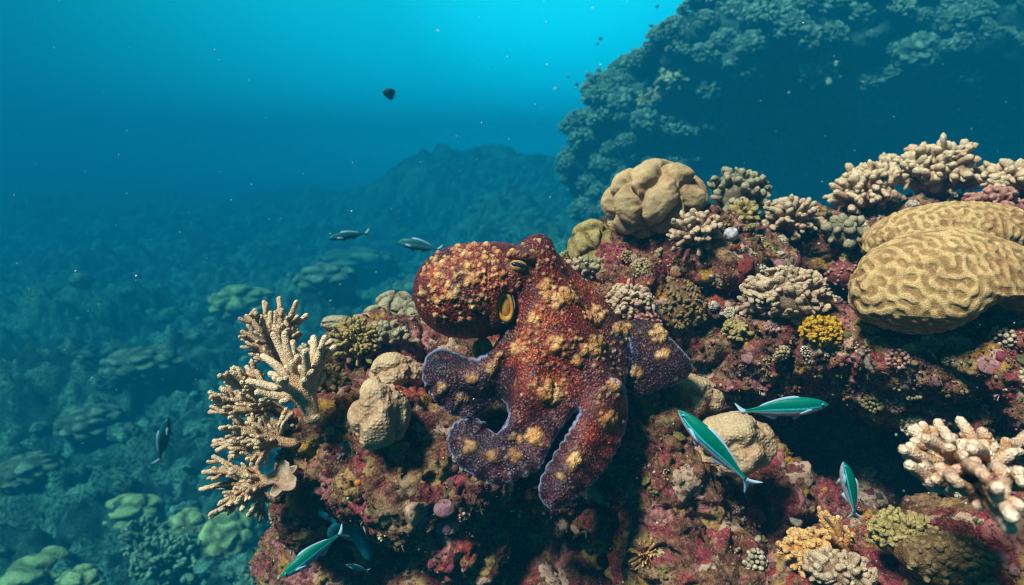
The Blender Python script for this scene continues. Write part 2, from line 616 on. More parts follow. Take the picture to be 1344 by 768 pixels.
def build_seabed():
    ny, nx = 560, 620
    y = -1.5 + 4.6 * ((38.0 + 3.1) / 4.6) ** np.linspace(0, 1, ny) - 3.1
    u = np.linspace(-1.3, 1.1, nx)
    Y, U = np.meshgrid(y, u, indexing='ij')
    X = U * (Y + 4.5)
    x, yy = X.ravel(), Y.ravel()
    z = bed_height(x, yy)
    P = np.stack([x, yy, np.zeros_like(x)], 1)
    z += 0.55 * fbm(P * 0.42, 4) + 0.30 * fbm(P * 1.3 + 7, 5, 0.55)
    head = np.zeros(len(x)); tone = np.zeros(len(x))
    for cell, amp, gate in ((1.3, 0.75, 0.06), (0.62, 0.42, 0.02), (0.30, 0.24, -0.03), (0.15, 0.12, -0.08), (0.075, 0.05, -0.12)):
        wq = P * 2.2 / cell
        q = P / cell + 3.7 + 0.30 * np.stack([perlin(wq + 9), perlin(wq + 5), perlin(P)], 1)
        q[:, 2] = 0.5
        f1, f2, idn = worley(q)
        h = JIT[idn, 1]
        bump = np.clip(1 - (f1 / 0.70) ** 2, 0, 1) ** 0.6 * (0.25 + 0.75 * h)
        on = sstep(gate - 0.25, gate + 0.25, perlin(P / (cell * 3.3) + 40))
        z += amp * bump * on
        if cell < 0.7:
            hm = sstep(0.62, 0.45, f1) * on * (JIT[idn, 2] > 0.5)  # pale mask on lump tops, standing in for light on the crests
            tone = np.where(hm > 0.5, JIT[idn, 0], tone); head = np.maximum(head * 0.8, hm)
    z += 0.022 * fbm(P * 13, 4, 0.6)
    V = np.stack([x, yy, z], 1)
    k = np.arange((ny - 1) * nx).reshape(ny - 1, nx)[:, :-1].ravel()
    Q = np.stack([k, k + 1, k + nx + 1, k + nx], 1)
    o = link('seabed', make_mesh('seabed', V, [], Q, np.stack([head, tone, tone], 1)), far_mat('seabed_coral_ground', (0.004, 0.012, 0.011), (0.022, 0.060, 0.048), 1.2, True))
    tag(o, kind='structure', label='rubble and coral covered seabed slope fading into blue water')
    return V


def ell_field(blobs, k, noise=None):
    """smooth union of ellipsoids given in camera axes: centre (px,py,d), radii in px at that depth and metres in depth"""
    Cn, Rd = [], []
    for px, py, d, rx, ry, rd in blobs:
        Cn.append([(px - 672.0) / F * d, (384.0 - py) / F * d, d]); Rd.append([rx / F * d, ry / F * d, rd])
    Cn, Rd = np.array(Cn), np.array(Rd)

    def f(P):
        if noise is not None:
            P = P + noise(P)
        out = None
        for c, r in zip(Cn, Rd):
            q = (P - c) / r
            k0 = np.linalg.norm(q, axis=1)
            k1 = np.linalg.norm(q / r, axis=1)
            dd = np.where(k0 < 1e-3, -r.min(), k0 * (k0 - 1) / np.maximum(k1, 1e-6))
            out = dd if out is None else smin(out, dd, k)
        return out
    lo = (Cn - Rd).min(0) - 0.04; hi = (Cn + Rd).max(0) + 0.04
    return f, lo, hi


def rough_rock(V, Q, s=1.0):
    """lumps, pits and crust by displacing along the normal"""
    N = normals(V, Q)
    d = 0.026 * fbm(V / (0.085 * s), 5, 0.58)
    d = d - 0.020 * np.exp(-(perlin(V / (0.11 * s) + 50) / 0.07) ** 2) * sstep(-.1, .2, perlin(V / (0.2 * s) + 9))
    f1, f2, idn = worley(V / (0.034 * s) + 0.35 * np.stack([perlin(V / (0.02 * s)), perlin(V / (0.02 * s) + 7), perlin(V / (0.02 * s) + 13)], 1))
    d = d + 0.011 * (np.sqrt(np.clip(1 - (f1 / 0.75) ** 2, 0, 1)) - 0.6) * (0.3 + JIT[idn, 2])
    V = V + N * (d * s)[:, None]
    N = normals(V, Q)
    f1, f2, idn = worley(V / (0.013 * s))
    d = 0.0055 * (np.sqrt(np.clip(1 - (f1 / 0.8) ** 2, 0, 1)) - 0.5) * JIT[idn, 0] + 0.006 * fbm(V / (0.013 * s), 3, 0.65)
    d = d - 0.014 * sstep(0.22, 0.45, perlin(V / (0.028 * s) + 31))
    return V + N * (d * s)[:, None]


ROCKS = {}


def build_rock(name, label, blobs, k, h, mat, s=1.0):
    f, lo, hi = ell_field(blobs, k)
    V, Q = surfnet(f, lo, hi, h)
    V = rough_rock(V, Q, s)
    Vw = c2w(V); Q = Q[:, ::-1]
    o = link(name, make_mesh(name, Vw, [], Q), mat)
    tag(o, kind='structure', label=label)
    ROCKS[name] = (Vw, normals(Vw, Q))
    return o


bedV = build_seabed()

MROCK = rock_mat('crusted_reef_rock')
MROCK2 = rock_mat('magenta_reef_rock', 0.42)
build_rock('reef_rock', 'crusty red and olive reef rock carrying the octopus', [
    (555, 610, .96, 135, 95, .15), (500, 555, .95, 90, 55, .12), (425, 565, .97, 50, 42, .09), (640, 560, 1.02, 120, 100, .16), (610, 690, .97, 60, 70, .13),
    (760, 600, 1.03, 120, 110, .15), (860, 620, .93, 85, 120, .13), (900, 730, .88, 95, 80, .13), (740, 760, 1.0, 80, 60, .12),
    (600, 775, 1.0, 90, 60, .13), (505, 470, 1.12, 85, 55, .13), (440, 500, 1.08, 50, 40, .09), (690, 470, 1.14, 140, 90, .15), (780, 470, 1.05, 90, 90, .14),
    (410, 650, 1.05, 40, 70, .10), (480, 730, 1.22, 130, 80, .16), (720, 830, 1.12, 330, 110, .22), (1000, 640, .98, 60, 60, .10),
    (980, 760, .92, 100, 60, .12), (860, 1150, 1.35, 420, 330, .40)], 0.035, 0.0036, MROCK)
build_rock('reef_ridge', 'magenta and brown reef ridge rising behind the octopus', [
    (850, 400, 1.10, 90, 95, .13), (800, 350, 1.16, 55, 60, .10), (930, 350, 1.08, 75, 70, .11), (985, 370, 1.12, 55, 75, .10), (1045, 325, 1.24, 80, 50, .12),
    (1120, 345, 1.30, 110, 50, .15), (1035, 440, 1.00, 85, 60, .11), (1000, 480, 1.06, 90, 60, .12), (910, 470, 1.12, 100, 80, .13),
    (1230, 330, 1.22, 120, 55, .16), (1350, 330, 1.15, 110, 70, .18), (1180, 292, 1.34, 90, 34, .12), (1320, 292, 1.2, 70, 34, .12), (760, 400, 1.16, 60, 60, .10), (1120, 520, 1.30, 180, 160, .14), (900, 560, 1.2, 130, 130, .14)],
    0.035, 0.0042, rock_mat('mixed_reef_rock', 0.16))
build_rock('reef_ledge', 'purple crusted overhanging ledge under the large brain corals', [
    (1245, 465, .88, 150, 55, .13), (1160, 455, .95, 80, 55, .11), (1330, 480, .82, 90, 80, .14), (1210, 520, .92, 90, 40, .11), (1300, 540, .9, 110, 55, .11),
    (1380, 640, .85, 90, 160, .12)],
    0.035, 0.0036, MROCK2)
build_rock('reef_boulder', 'dim brown reef boulder at the lower right with small corals', [
    (1190, 745, .80, 130, 45, .10), (1100, 765, .78, 90, 45, .09), (1310, 740, .66, 120, 60, .10), (1250, 790, .75, 220, 60, .14), (1060, 820, .9, 160, 70, .14), (1130, 700, 1.1, 200, 90, .08)],
    0.03, 0.0036, rock_mat('brown_reef_rock', 0.08, 1.1))

# the big outcrop behind
def wall_noise(P):
    return 0.24 * np.stack([perlin(P * 0.73), perlin(P * 0.73 + 8), perlin(P * 0.73 + 15)], 1)


WB = [(905, 210, 6.25, 150, 120, .7), (820, 160, 5.8, 85, 55, .5), (880, 95, 5.5, 90, 50, .6), (960, 65, 5.3, 110, 60, .65), (1080, 50, 5.2, 130, 70, .7),
      (1090, 190, 6.4, 230, 170, .8), (1230, 50, 5.0, 150, 75, .7), (1330, 150, 5.5, 110, 40, .6), (1200, 185, 5.6, 90, 26, .45), (1080, 150, 5.45, 90, 20, .4), (1250, 108, 5.1, 110, 24, .45), (1310, 228, 5.4, 100, 22, .45), (1170, 238, 5.7, 80, 16, .35), (1380, 230, 5.7, 160, 130, .8), (780, 215, 6.0, 55, 90, .5),
      (1180, -40, 5.9, 220, 60, .8), (1450, 20, 5.0, 160, 110, .8), (960, 330, 6.4, 230, 130, .8), (1300, 350, 6.2, 260, 150, .8), (1600, 200, 5.9, 200, 260, .9), (1200, 470, 6.4, 420, 120, .9)]
WB = [(px_ + 38, py_ + 10, d_ * 1.5, a_, b_, c_ * 1.5) for px_, py_, d_, a_, b_, c_ in WB]
f, lo, hi = ell_field(WB, 0.30, wall_noise)
wV, wQ = surfnet(f, lo - .2, hi + .2, 0.038)
N = normals(wV, wQ)
d = 0.22 * fbm(wV / 0.8, 5, 0.55)
for cell, amp in ((0.62, .26), (0.28, .12), (0.13, .05)):
    f1, f2, idn = worley(wV / cell + 0.3 * np.stack([perlin(wV / cell * 2), perlin(wV / cell * 2 + 7), perlin(wV / cell * 2 + 13)], 1))
    d += amp * (np.sqrt(np.clip(1 - (f1 / 0.7) ** 2, 0, 1)) - 0.4) * (0.2 + JIT[idn, 1])
wV = c2w(wV + N * d[:, None]); wQ = wQ[:, ::-1]
wN = normals(wV, wQ)
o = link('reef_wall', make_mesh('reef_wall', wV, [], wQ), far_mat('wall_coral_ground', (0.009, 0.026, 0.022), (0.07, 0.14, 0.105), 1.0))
tag(o, kind='structure', label='large dark coral covered reef outcrop behind the ridge')

# the water itself: one closed box of even density
def haze_box():
    lo = np.array([-58.0, -6.0, -6.0]); hi = np.array([50.0, 40.0, 2.5])
    lo[2] = bedV[:, 2].min() - 1.0
    hi[2] = max(wV[:, 2].max(), bedV[:, 2].max()) + 0.12
    V = np.array([[(lo, hi)[i][0], (lo, hi)[j][1], (lo, hi)[k][2]] for i in (0, 1) for j in (0, 1) for k in (0, 1)])
    Q = [[0, 1, 3, 2], [4, 6, 7, 5], [0, 4, 5, 1], [2, 3, 7, 6], [0, 2, 6, 4], [1, 5, 7, 3]]
    m = bpy.data.materials.new('sea_water'); m.use_nodes = True
    n, l = m.node_tree.nodes, m.node_tree.links
    n.clear()
    out = n.new('ShaderNodeOutputMaterial')
    pv = n.new('ShaderNodeVolumePrincipled')
    pv.inputs['Color'].default_value = (0.001, 0.070, 0.128, 1)
    pv.inputs['Density'].default_value = 0.21
    pv.inputs['Absorption Color'].default_value = (0.004, 0.34, 0.44, 1)
    pv.inputs['Anisotropy'].default_value = 0.0
    l.new(pv.outputs[0], out.inputs['Volume'])
    me = make_mesh('haze', V, [], Q)
    for p in me.polygons: p.use_smooth = False
    o = link('haze', me, m)
    tag(o, kind='stuff', label='clear blue sea water filling the scene')
    o.display_type = 'WIRE'


haze_box()


# ------------------------------------------------------------------ the octopus (modelled in millimetre-like units: photo pixels at its depth)
OD = 0.80
OS = OD / F


def oct_w(P):
    """octopus units (x right, y down, z towards the camera) -> world"""
    P = np.asarray(P, float)
    d = OD - P[:, 2] * OS
    return c2w(np.stack([(P[:, 0] - 672.0) / F * d, (384.0 - P[:, 1]) / F * d, d], 1))


def closed_curve(pts, per=6):
    P = np.asarray(pts, float)
    n = len(P)
    out = []
    for i in range(n):
        a, b, c, d = P[i - 1], P[i], P[(i + 1) % n], P[(i + 2) % n]
        for k in range(per):
            u = k / per
            out.append(0.5 * (2 * b + (c - a) * u + (2 * a - 5 * b + 4 * c - d) * u ** 2 + (3 * b - a - 3 * c + d) * u ** 3))
    return np.array(out)


def poly_sdf(pts, X, Y):
    """signed distance to a closed polygon, and running length of the nearest edge point"""
    A = pts; B = np.roll(pts, -1, 0)
    el = np.linalg.norm(B - A, axis=1); cum = np.concatenate([[0], np.cumsum(el)[:-1]])
    best = np.full(X.shape, 1e9); arc = np.zeros(X.shape); wind = np.zeros(X.shape, bool)
    for (a, b, L, s0) in zip(A, B, el, cum):
        e = b - a
        t = np.clip(((X - a[0]) * e[0] + (Y - a[1]) * e[1]) / max(L * L, 1e-9), 0, 1)
        d = np.hypot(X - a[0] - t * e[0], Y - a[1] - t * e[1])
        m = d < best
        best = np.where(m, d, best); arc = np.where(m, s0 + t * L, arc)
        if a[1] != b[1]:
            cr = ((a[1] > Y) != (b[1] > Y)) & (X < (b[0] - a[0]) * (Y - a[1]) / (b[1] - a[1]) + a[0])
            wind ^= cr
    return np.where(wind, -best, best), arc


CLOAK = [(676, 405), (664, 436), (652, 456), (638, 468), (622, 474), (602, 466), (580, 458), (563, 466), (556, 484), (558, 502), (568, 518), (584, 535), (602, 545),
         (619, 546), (633, 541), (645, 527), (656, 523), (665, 531), (669, 546), (664, 561), (653, 570), (643, 568), (636, 558), (626, 552), (610, 552), (597, 558), (589, 574),
         (592, 594), (605, 612), (623, 624), (640, 632), (656, 635), (673, 630), (692, 622), (707, 613), (713, 603), (718, 592), (726, 577), (738, 559), (750, 544),
         (758, 535), (764, 537), (762, 547), (753, 562), (741, 580), (729, 598), (719, 614), (711, 629), (708, 645), (712, 658), (722, 667), (734, 667), (748, 658),
         (763, 646), (778, 631), (793, 613), (807, 592), (817, 570), (823, 548), (822, 528), (818, 508), (822, 488), (826, 466), (824, 444), (812, 420), (796, 398),
         (780, 380), (764, 364), (748, 350), (736, 338), (716, 330), (694, 345)]
RLOBE = [(780, 400), (806, 418), (824, 421), (842, 420), (860, 424), (876, 440), (892, 457), (904, 471), (908, 484), (898, 497), (880, 505), (862, 508), (846, 515), (830, 513),
         (806, 500), (780, 470)]


def cloak_z(x, y):
    z = 38 * np.exp(-((x - 728) / 75.0) ** 2) + 0.40 * (y - 470) - 18
    z = z - 16 * np.exp(-((x - 645) / 30.0) ** 2 - ((y - 545) / 40.0) ** 2)
    z = z + 14 * np.exp(-((x - 585) / 30.0) ** 2 - ((y - 495) / 35.0) ** 2)
    return z


GX0, GY0, GN = 500.0, 260.0, (450, 440)
gx = GX0 + np.arange(GN[0]); gy = GY0 + np.arange(GN[1])
GXX, GYY = np.meshgrid(gx, gy, indexing='ij')


def _grid(poly, amp, wave):
    d, arc = poly_sdf(closed_curve(poly, 4), GXX, GYY)
    sc = amp * np.abs(np.sin(arc * np.pi / wave + 1.3 * np.sin(arc / 37.0) + np.sin(arc / 17.0))) * (0.6 + 0.4 * np.sin(arc / 29.0)) * sstep(440, 470, GYY)       # scalloped rim of the web
    return d - sc + amp * 0.25 - 1.6


D_CLOAK = _grid(CLOAK, 3.4, 12.5)
D_RLOBE = _grid(RLOBE, 3.4, 12.0)


_d0, ARC = poly_sdf(closed_curve(CLOAK, 4), GXX, GYY)
FRILL = np.sin(ARC * 2 * np.pi / 27.0 + 1.5 * np.sin(ARC / 31.0)) * sstep(455, 490, GYY)


def look(Gd, x, y):
    fx = np.clip(x - GX0, 0, GN[0] - 1.001); fy = np.clip(y - GY0, 0, GN[1] - 1.001)
    i = fx.astype(int); j = fy.astype(int); u = fx - i; v = fy - j
    return (Gd[i, j] * (1 - u) + Gd[i + 1, j] * u) * (1 - v) + (Gd[i, j + 1] * (1 - u) + Gd[i + 1, j + 1] * u) * v


def ell(P, c, r, ang=0.0):
    q = P - np.asarray(c, float)
    ca, sa = math.cos(ang), math.sin(ang)
    q = np.stack([q[:, 0] * ca + q[:, 1] * sa, -q[:, 0] * sa + q[:, 1] * ca, q[:, 2]], 1)
    r = np.asarray(r, float)
    k0 = np.linalg.norm(q / r, axis=1); k1 = np.linalg.norm(q / (r * r), axis=1)
    return np.where(k0 < 1e-3, -r.min(), k0 * (k0 - 1) / np.maximum(k1, 1e-6))


def caps(P, a, b, r0, r1):
    a = np.asarray(a, float); e = np.asarray(b, float) - a
    t = np.clip((P - a) @ e / (e @ e), 0, 1)
    return np.linalg.norm(P - a - t[:, None] * e, axis=1) - (r0 + (r1 - r0) * t)


def zc1(x, y):
    return float(cloak_z(np.array([x]), np.array([y]))[0])


EYE = (680.5, 349.0)


def oct_field(P):
    x, y, z = P.T
    zc = cloak_z(x, y) + 5.0 * np.sin(np.arctan2(x - 712, y - 380) * 9.0 + 0.02 * y) * sstep(470, 560, y)
    dep = look(D_CLOAK, x, y)
    inn = np.clip(-dep, 0, None)
    zc = zc + 5.5 * look(FRILL, x, y) * np.exp(-inn / 9.0)          # ruffled hem of the web
    Th = 5.0 + 14.0 * (1 - np.exp(-inn / 26.0))
    f = np.hypot(np.clip(dep + 5, 0, None), np.clip(np.abs(z - zc) - (Th - 5), 0, None)) - 5
    f = np.where((dep < -5) & (np.abs(z - zc) < Th - 5), np.maximum(dep, np.abs(z - zc) - Th), f)
    # the four arms that radiate inside the web, as ridges
    arms = [((708, 400), (700, 520), 34, 24), ((700, 520), (655, 600), 24, 12), ((725, 400), (795, 520), 34, 25), ((795, 520), (735, 648), 25, 13),
            ((690, 420), (630, 500), 26, 20), ((630, 500), (578, 488), 20, 12)]
    for a, b, r0, r1 in arms:
        A = (*a, zc1(*a) + 4); B = (*b, zc1(*b) + 6)
        f = smin(f, np.maximum(caps(P, A, B, r0, r1), dep * 0.8), 12)
    # far arm folded back on the right
    dr = look(D_RLOBE, x, y)
    zr = -30 + 0.18 * (y - 460) - 0.08 * (x - 820)
    inr = np.clip(-dr, 0, None)
    Tr = 5.0 + 15.0 * (1 - np.exp(-inr / 28.0))
    fr = np.hypot(np.clip(dr + 5, 0, None), np.clip(np.abs(z - zr) - (Tr - 5), 0, None)) - 5
    f = smin(f, fr, 5)
    # neck, head, horn over the far eye
    f = smin(f, np.maximum(caps(P, (702, 372, -12), (735, 455, 2), 36, 46), dep * 0.7 - 3), 16)
    head = smin(ell(P, (699, 362, -12), (37, 47, 40)), ell(P, (707, 327, -18), (19, 20, 22)), 14)
    head = smin(head, ell(P, (681, 351, 17), (17, 20, 19)), 9)
    head = smin(head, ell(P, (684, 337, 24), (20, 8, 15), 0.25), 5)          # brow
    f = smin(f, head, 14)
    # mantle: egg shaped bag lying to the left
    ma = smin(ell(P, (606, 383, -12), (64, 61, 58), -0.05), ell(P, (640, 379, -14), (52, 58, 52)), 22)
    ma = smin(ma, ell(P, (667, 362, -16), (36, 40, 40)), 22)
    # mantle edge flaring round the siphon
    f = np.minimum(f, ma + 0.0) if False else smin(f, ma, 9)
    coll = np.abs(ell(P, (660, 404, 20), (19, 26, 26), 0.12)) - 2.4
    coll = np.maximum(coll, -(z - 18))
    f = smin(f, ell(P, (658, 404, 10), (19, 26, 24), 0.12), 8)
    f = np.maximum(f, -ell(P, (663, 402, 36), (10.5, 19, 15), 0.1))         # hollow that holds the siphon
    f = smin(f, ell(P, (649, 402, 25), (8.0, 27, 9), 0.12), 3)              # mantle edge lapping over the siphon
    f = np.maximum(f, -ell(P, (EYE[0], EYE[1], 40), (14.5, 9.0, 14), 0.22))   # eye opening
    return f


oV, oQ = surfnet(oct_field, (532, 296, -92), (918, 684, 118), 1.55, 2.2)
oN = normals(oV, oQ)
orng = np.random.RandomState(3)

front = oN[:, 2] > 0.15


def on_skin(x, y):
    m = np.where(front & (np.abs(oV[:, 0] - x) < 2.6) & (np.abs(oV[:, 1] - y) < 2.6))[0]
    return m[np.argmax(oV[m, 2])] if len(m) else None


# papillae: golden warts, in clusters and scattered
CL = [(345, 335, 26, 16), (435, 325, 27, 20), (548, 328, 34, 32), (285, 392, 24, 16), (226, 412, 20, 12), (430, 450, 42, 34), (612, 290, 28, 16), (520, 340, 20, 10),
      (642, 402, 22, 14), (575, 515, 32, 22), (492, 622, 30, 20), (380, 556, 26, 16), (275, 610, 22, 12), (332, 612, 20, 12), (222, 582, 22, 12), (384, 268, 26, 14),
      (702, 300, 36, 18), (300, 360, 14, 6), (590, 425, 22, 12), (440, 215, 40, 22), (480, 200, 36, 20), (540, 250, 40, 24), (500, 375, 14, 8), (425, 180, 26, 10),
      (345, 570, 16, 7), (450, 660, 14, 8), (640, 480, 8, 2), (715, 352, 24, 10), (150, 440, 14, 6), (205, 470, 14, 7)]
pap = []
for cx, cy, sp, n in CL:
    for k in range(n):
        a = orng.rand() * 6.28; r = sp * 0.62 * math.sqrt(orng.rand())
        pap.append((500 + (cx + r * math.cos(a)) / 1.92, 280 + (cy + r * math.sin(a) * 0.95) / 1.92, 2.4 + 3.0 * orng.rand() ** 1.5, 0.5 + 0.45 * orng.rand()))
for cx, cy, r in [(215, 130, 5), (140, 155, 5), (190, 80, 4.5), (225, 170, 4.6), (185, 205, 4), (175, 215, 4.6), (300, 95, 4), (265, 110, 4.5), (250, 150, 3.6), (150, 120, 4),
                  (120, 180, 3.6), (140, 225, 4), (235, 240, 3.6), (135, 262, 3.6), (200, 270, 3.4), (100, 205, 4.5), (165, 180, 3.4), (270, 75, 4), (330, 90, 3.6), (240, 75, 4.2),
                  (290, 140, 3.4), (205, 100, 3.6), (170, 215, 3.5), (152, 218, 3.4), (162, 198, 3), (230, 165, 3.6), (216, 176, 3.2), (185, 215, 3.2)]:
    pap.append((500 + cx / 1.92, 280 + cy / 1.92, r, 1.0))
for k in range(330):                                   # small ones over the mantle
    x, y = orng.uniform(545, 668), orng.uniform(318, 425)
    if orng.rand() < sstep(440, 340, y): pap.append((x, y, orng.uniform(1.5, 3.0), orng.uniform(.3, .95)))
for k in range(230):                                   # and over the head and shoulders
    x, y = orng.uniform(672, 820), orng.uniform(310, 520)
    pap.append((x, y, orng.uniform(1.4, 2.9), orng.uniform(.15, .8)))
for k in range(130):
    x, y = orng.uniform(556, 905), orng.uniform(430, 665)
    pap.append((x, y, orng.uniform(1.3, 2.4), orng.uniform(.1, .6)))
disp = np.zeros(len(oV)); gold = np.zeros(len(oV))
order = np.argsort(oV[:, 0]); sxs = oV[order, 0]
for x, y, r, g in pap:
    if math.hypot((x - EYE[0]) / 1.3, y - EYE[1]) < 15 or math.hypot((x - 662) / 0.8, y - 403) < 24: continue
    i = on_skin(x, y)
    if i is None: continue
    c = oV[i]; Rr = r * 1.4
    if y > 470 and (x < 680 or x > 830 or y > 610): g *= 0.6; r *= 0.8
    a, b = np.searchsorted(sxs, [c[0] - Rr, c[0] + Rr])
    ids = order[a:b]
    dd = np.linalg.norm(oV[ids] - c, axis=1) / Rr
    m = dd < 1; ids = ids[m]; dd = dd[m]
    disp[ids] = np.maximum(disp[ids], r * 1.0 * (1 - dd ** 2) ** 0.8)
    gold[ids] = np.maximum(gold[ids], g * np.clip(1.25 - dd, 0, 1))
x, y, z = oV.T
# large golden flush round the clusters
flush = np.zeros(len(oV))
for cx, cy, sp, n in CL:
    flush = np.maximum(flush, 0.7 * np.exp(-((x - 500 - cx / 1.92) ** 2 + (y - 280 - cy / 1.92) ** 2) / (sp / 1.92 * 0.9) ** 2))
flush = np.maximum(flush, 0.6 * np.exp(-((x - 640) / 20) ** 2 - ((y - 412) / 24) ** 2))  # orange light on the lower mantle near the siphon, put into the skin
flush = np.maximum(flush, 0.8 * np.exp(-((x - EYE[0] - 6) / 16) ** 2 - ((y - EYE[1] + 4) / 15) ** 2))
flush *= np.where((y > 470) & ((x < 680) | (x > 830) | (y > 610)), 0.55, 1.0)
rim = np.where(x > 800, np.minimum(np.abs(look(D_RLOBE, x, y)), np.where(x < 838, np.abs(look(D_CLOAK, x, y)), 99)), np.abs(look(D_CLOAK, x, y)))
rim = np.where((y > 440) & ((x < 640) | (y > 470) | (x > 770)), np.clip(1 - (rim - 0.4) / 2.6, 0, 1), 0)
# arm colour grows darker away from the middle of the web
core = np.exp(-(((x - 722) / 66) ** 2 + ((y - 425) / 115) ** 2))
core = np.maximum(core, 0.8 * np.exp(-(((x - 790) / 40) ** 2 + ((y - 565) / 60) ** 2)))
mantle = sstep(690, 650, x) * sstep(462, 440, y)
dark = np.clip(1.08 - 1.4 * core, 0, 1)
dark = np.maximum(dark, 0.85 * np.exp(-np.clip(-look(D_CLOAK, x, y), 0, 99) / 13.0) * sstep(470, 520, y))
dark = np.maximum(dark, sstep(695, 665, x) * sstep(465, 490, y))
dark = np.where(mantle > 0.01, dark * (1 - mantle) + mantle * (0.25 + 0.3 * sstep(420, 450, y) + .25 * sstep(575, 545, x)), dark)
dark = np.clip(dark + 0.35 * np.exp(-((x - 694) / 12) ** 2 - ((y - 372) / 26) ** 2), 0, 1)
wr = 1.7 * fbm(oV / 15.0, 4, 0.6) + 0.8 * perlin(oV * np.array([1 / 4.0, 1 / 11.0, 1 / 5.0]))
wr += 1.1 * (1 - worley(oV / 4.6)[0] * 1.6)
quiet = 1 - 0.8 * np.exp(-((x - EYE[0]) / 14) ** 2 - ((y - EYE[1]) / 13) ** 2) - 0.8 * np.exp(-((x - 662) / 14) ** 2 - ((y - 403) / 22) ** 2)
oV2 = oV + oN * (disp + wr * 0.55 * np.clip(quiet, 0, 1) * (1 - 0.7 * rim))[:, None]
oCol = np.stack([np.clip(gold, 0, 1), dark, rim, flush], 1)


def octopus_mat():
    t = NT('octopus_skin')
    fl = t.n.new('ShaderNodeAttribute'); fl.attribute_name = 'Col'
    flush_ = fl.outputs['Alpha']
    big = t.noise(26, 6, 0.65, 0.4)
    fine = t.noise(170, 4, 0.7)
    warm = t.ramp(big, [(0.36, (0.045, 0.005, 0.005)), (0.49, (0.18, 0.014, 0.007)), (0.60, (0.33, 0.038, 0.010)), (0.72, (0.43, 0.10, 0.022))])
    cool = t.ramp(big, [(0.33, (0.006, 0.004, 0.010)), (0.5, (0.016, 0.007, 0.016)), (0.65, (0.036, 0.012, 0.020)), (0.8, (0.07, 0.024, 0.024))])
    c = t.mix(t.math('ADD', t.g, t.math('MULTIPLY', t.math('SUBTRACT', t.noise(60, 4), 0.5), 0.9)), warm, cool)
    # net of dark lines between skin grains
    gv = t.vor(300, 'F1', 'Distance', t.warp(120, 0.006))
    c = t.mix(t.ramp(gv, [(0.36, 0.0), (0.68, 0.8)]), c, (0.014, 0.004, 0.005))
    # pale freckles
    fr = t.ramp(t.vor(300, 'F1', 'Distance'), [(0.16, 1.0), (0.36, 0.0)])
    frg = t.ramp(t.noise(34, 3), [(0.40, 0.05), (0.66, 0.85)])
    c = t.mix(t.math('MULTIPLY', t.math('MULTIPLY', fr, frg), 0.8), c, t.mix(t.g, (0.45, 0.20, 0.09), (0.20, 0.13, 0.15)))
    # golden flush and warts
    fm = t.math('MULTIPLY', flush_, t.ramp(fine, [(0.42, 0.0), (0.66, 0.75)]))
    c = t.mix(fm, c, (0.36, 0.125, 0.032))
    gm = t.math('MULTIPLY', t.r, t.ramp(t.noise(90, 2), [(0.3, 0.7), (0.6, 1.0)]))
    c = t.mix(gm, c, t.ramp(t.noise(75, 3), [(0.35, (0.40, 0.14, 0.035)), (0.65, (0.60, 0.34, 0.14))]))
    rm = t.math('MULTIPLY', t.b, t.ramp(fine, [(0.33, 0.25), (0.6, 0.9)]))
    c = t.mix(rm, c, (0.20, 0.21, 0.32))
    n = t.bump(t.ramp(gv, [(0.1, 1.0), (0.6, 0.0)]), 0.55, 0.0022)
    n = t.bump(t.noise(420, 4, 0.7), 0.35, 0.0014, n)
    return t.done(c, 0.36, n, 0.8, 0.05)


OROOT = oct_w(np.array([[725.0, 640.0, 10.0]]))[0]
octo = empty('octopus', OROOT)
tag(octo, 'red brown octopus with golden warts spreading its web over the rock', 'octopus')
body = link('body', make_mesh('octopus_body', oct_w(oV2) - OROOT, [], oQ[:, ::-1], oCol), octopus_mat(), octo)


def oct_part(name, V, T, mat, parent, Q=()):
    po = np.zeros(3) if parent is octo else np.zeros(3)
    return link(name, make_mesh(name, oct_w(V) - OROOT, np.asarray(T, int).reshape(-1, 3)[:, ::-1], np.asarray(Q, int).reshape(-1, 4)[:, ::-1]), mat, parent)


iV, iT = ico(4)
eyeV = iV * np.array([12.0, 9.6, 10.2]) + np.array([EYE[0], EYE[1], 29.5])


def eye_mat():
    t = NT('octopus_eye')
    c = t.ramp(t.noise(400, 3), [(0.35, (0.16, 0.06, 0.02)), (0.65, (0.34, 0.18, 0.07))])
    return t.done(c, 0.12, None, 0.6)


eye = oct_part('eye', eyeV, iT, eye_mat(), octo)
pV = iV * np.array([9.6, 3.6, 3.6])
ca, sa = math.cos(.2), math.sin(.2)
pV = np.stack([pV[:, 0] * ca - pV[:, 1] * sa, pV[:, 0] * sa + pV[:, 1] * ca, pV[:, 2]], 1) + np.array([EYE[0], EYE[1] - 1.2, 37.0])
oct_part('pupil', pV, iT, simple_mat('octopus_pupil', (0.008, 0.012, 0.02), 0.1, 0.6), eye)
# siphon: a soft yellow funnel with a darker mouth and a slate rim
th = np.arange(40) / 40 * 2 * np.pi
prof = [(12.0, 24.5), (12.9, 28.0), (12.4, 31.0), (11.0, 32.0), (9.2, 31.2), (7.6, 29.0), (6.4, 25.0), (5.2, 20.0)]
sV = np.concatenate([np.stack([663.5 + r * 0.86 * np.cos(th) + (0.10) * r * np.sin(th), 403 + r * 1.62 * np.sin(th), np.full(40, zz)], 1) for r, zz in prof])
kk = np.arange(40); k2 = (kk + 1) % 40
sQ = np.concatenate([np.stack([i * 40 + kk, (i + 1) * 40 + kk, (i + 1) * 40 + k2, i * 40 + k2], 1) for i in range(len(prof) - 1)])
sip = oct_part('siphon', sV, [], simple_mat('siphon_skin', (0.24, 0.085, 0.015), 0.45, 0.5, (70, (0.36, 0.17, 0.03)), 0.35), octo, sQ)
lV, lT = ico(3)
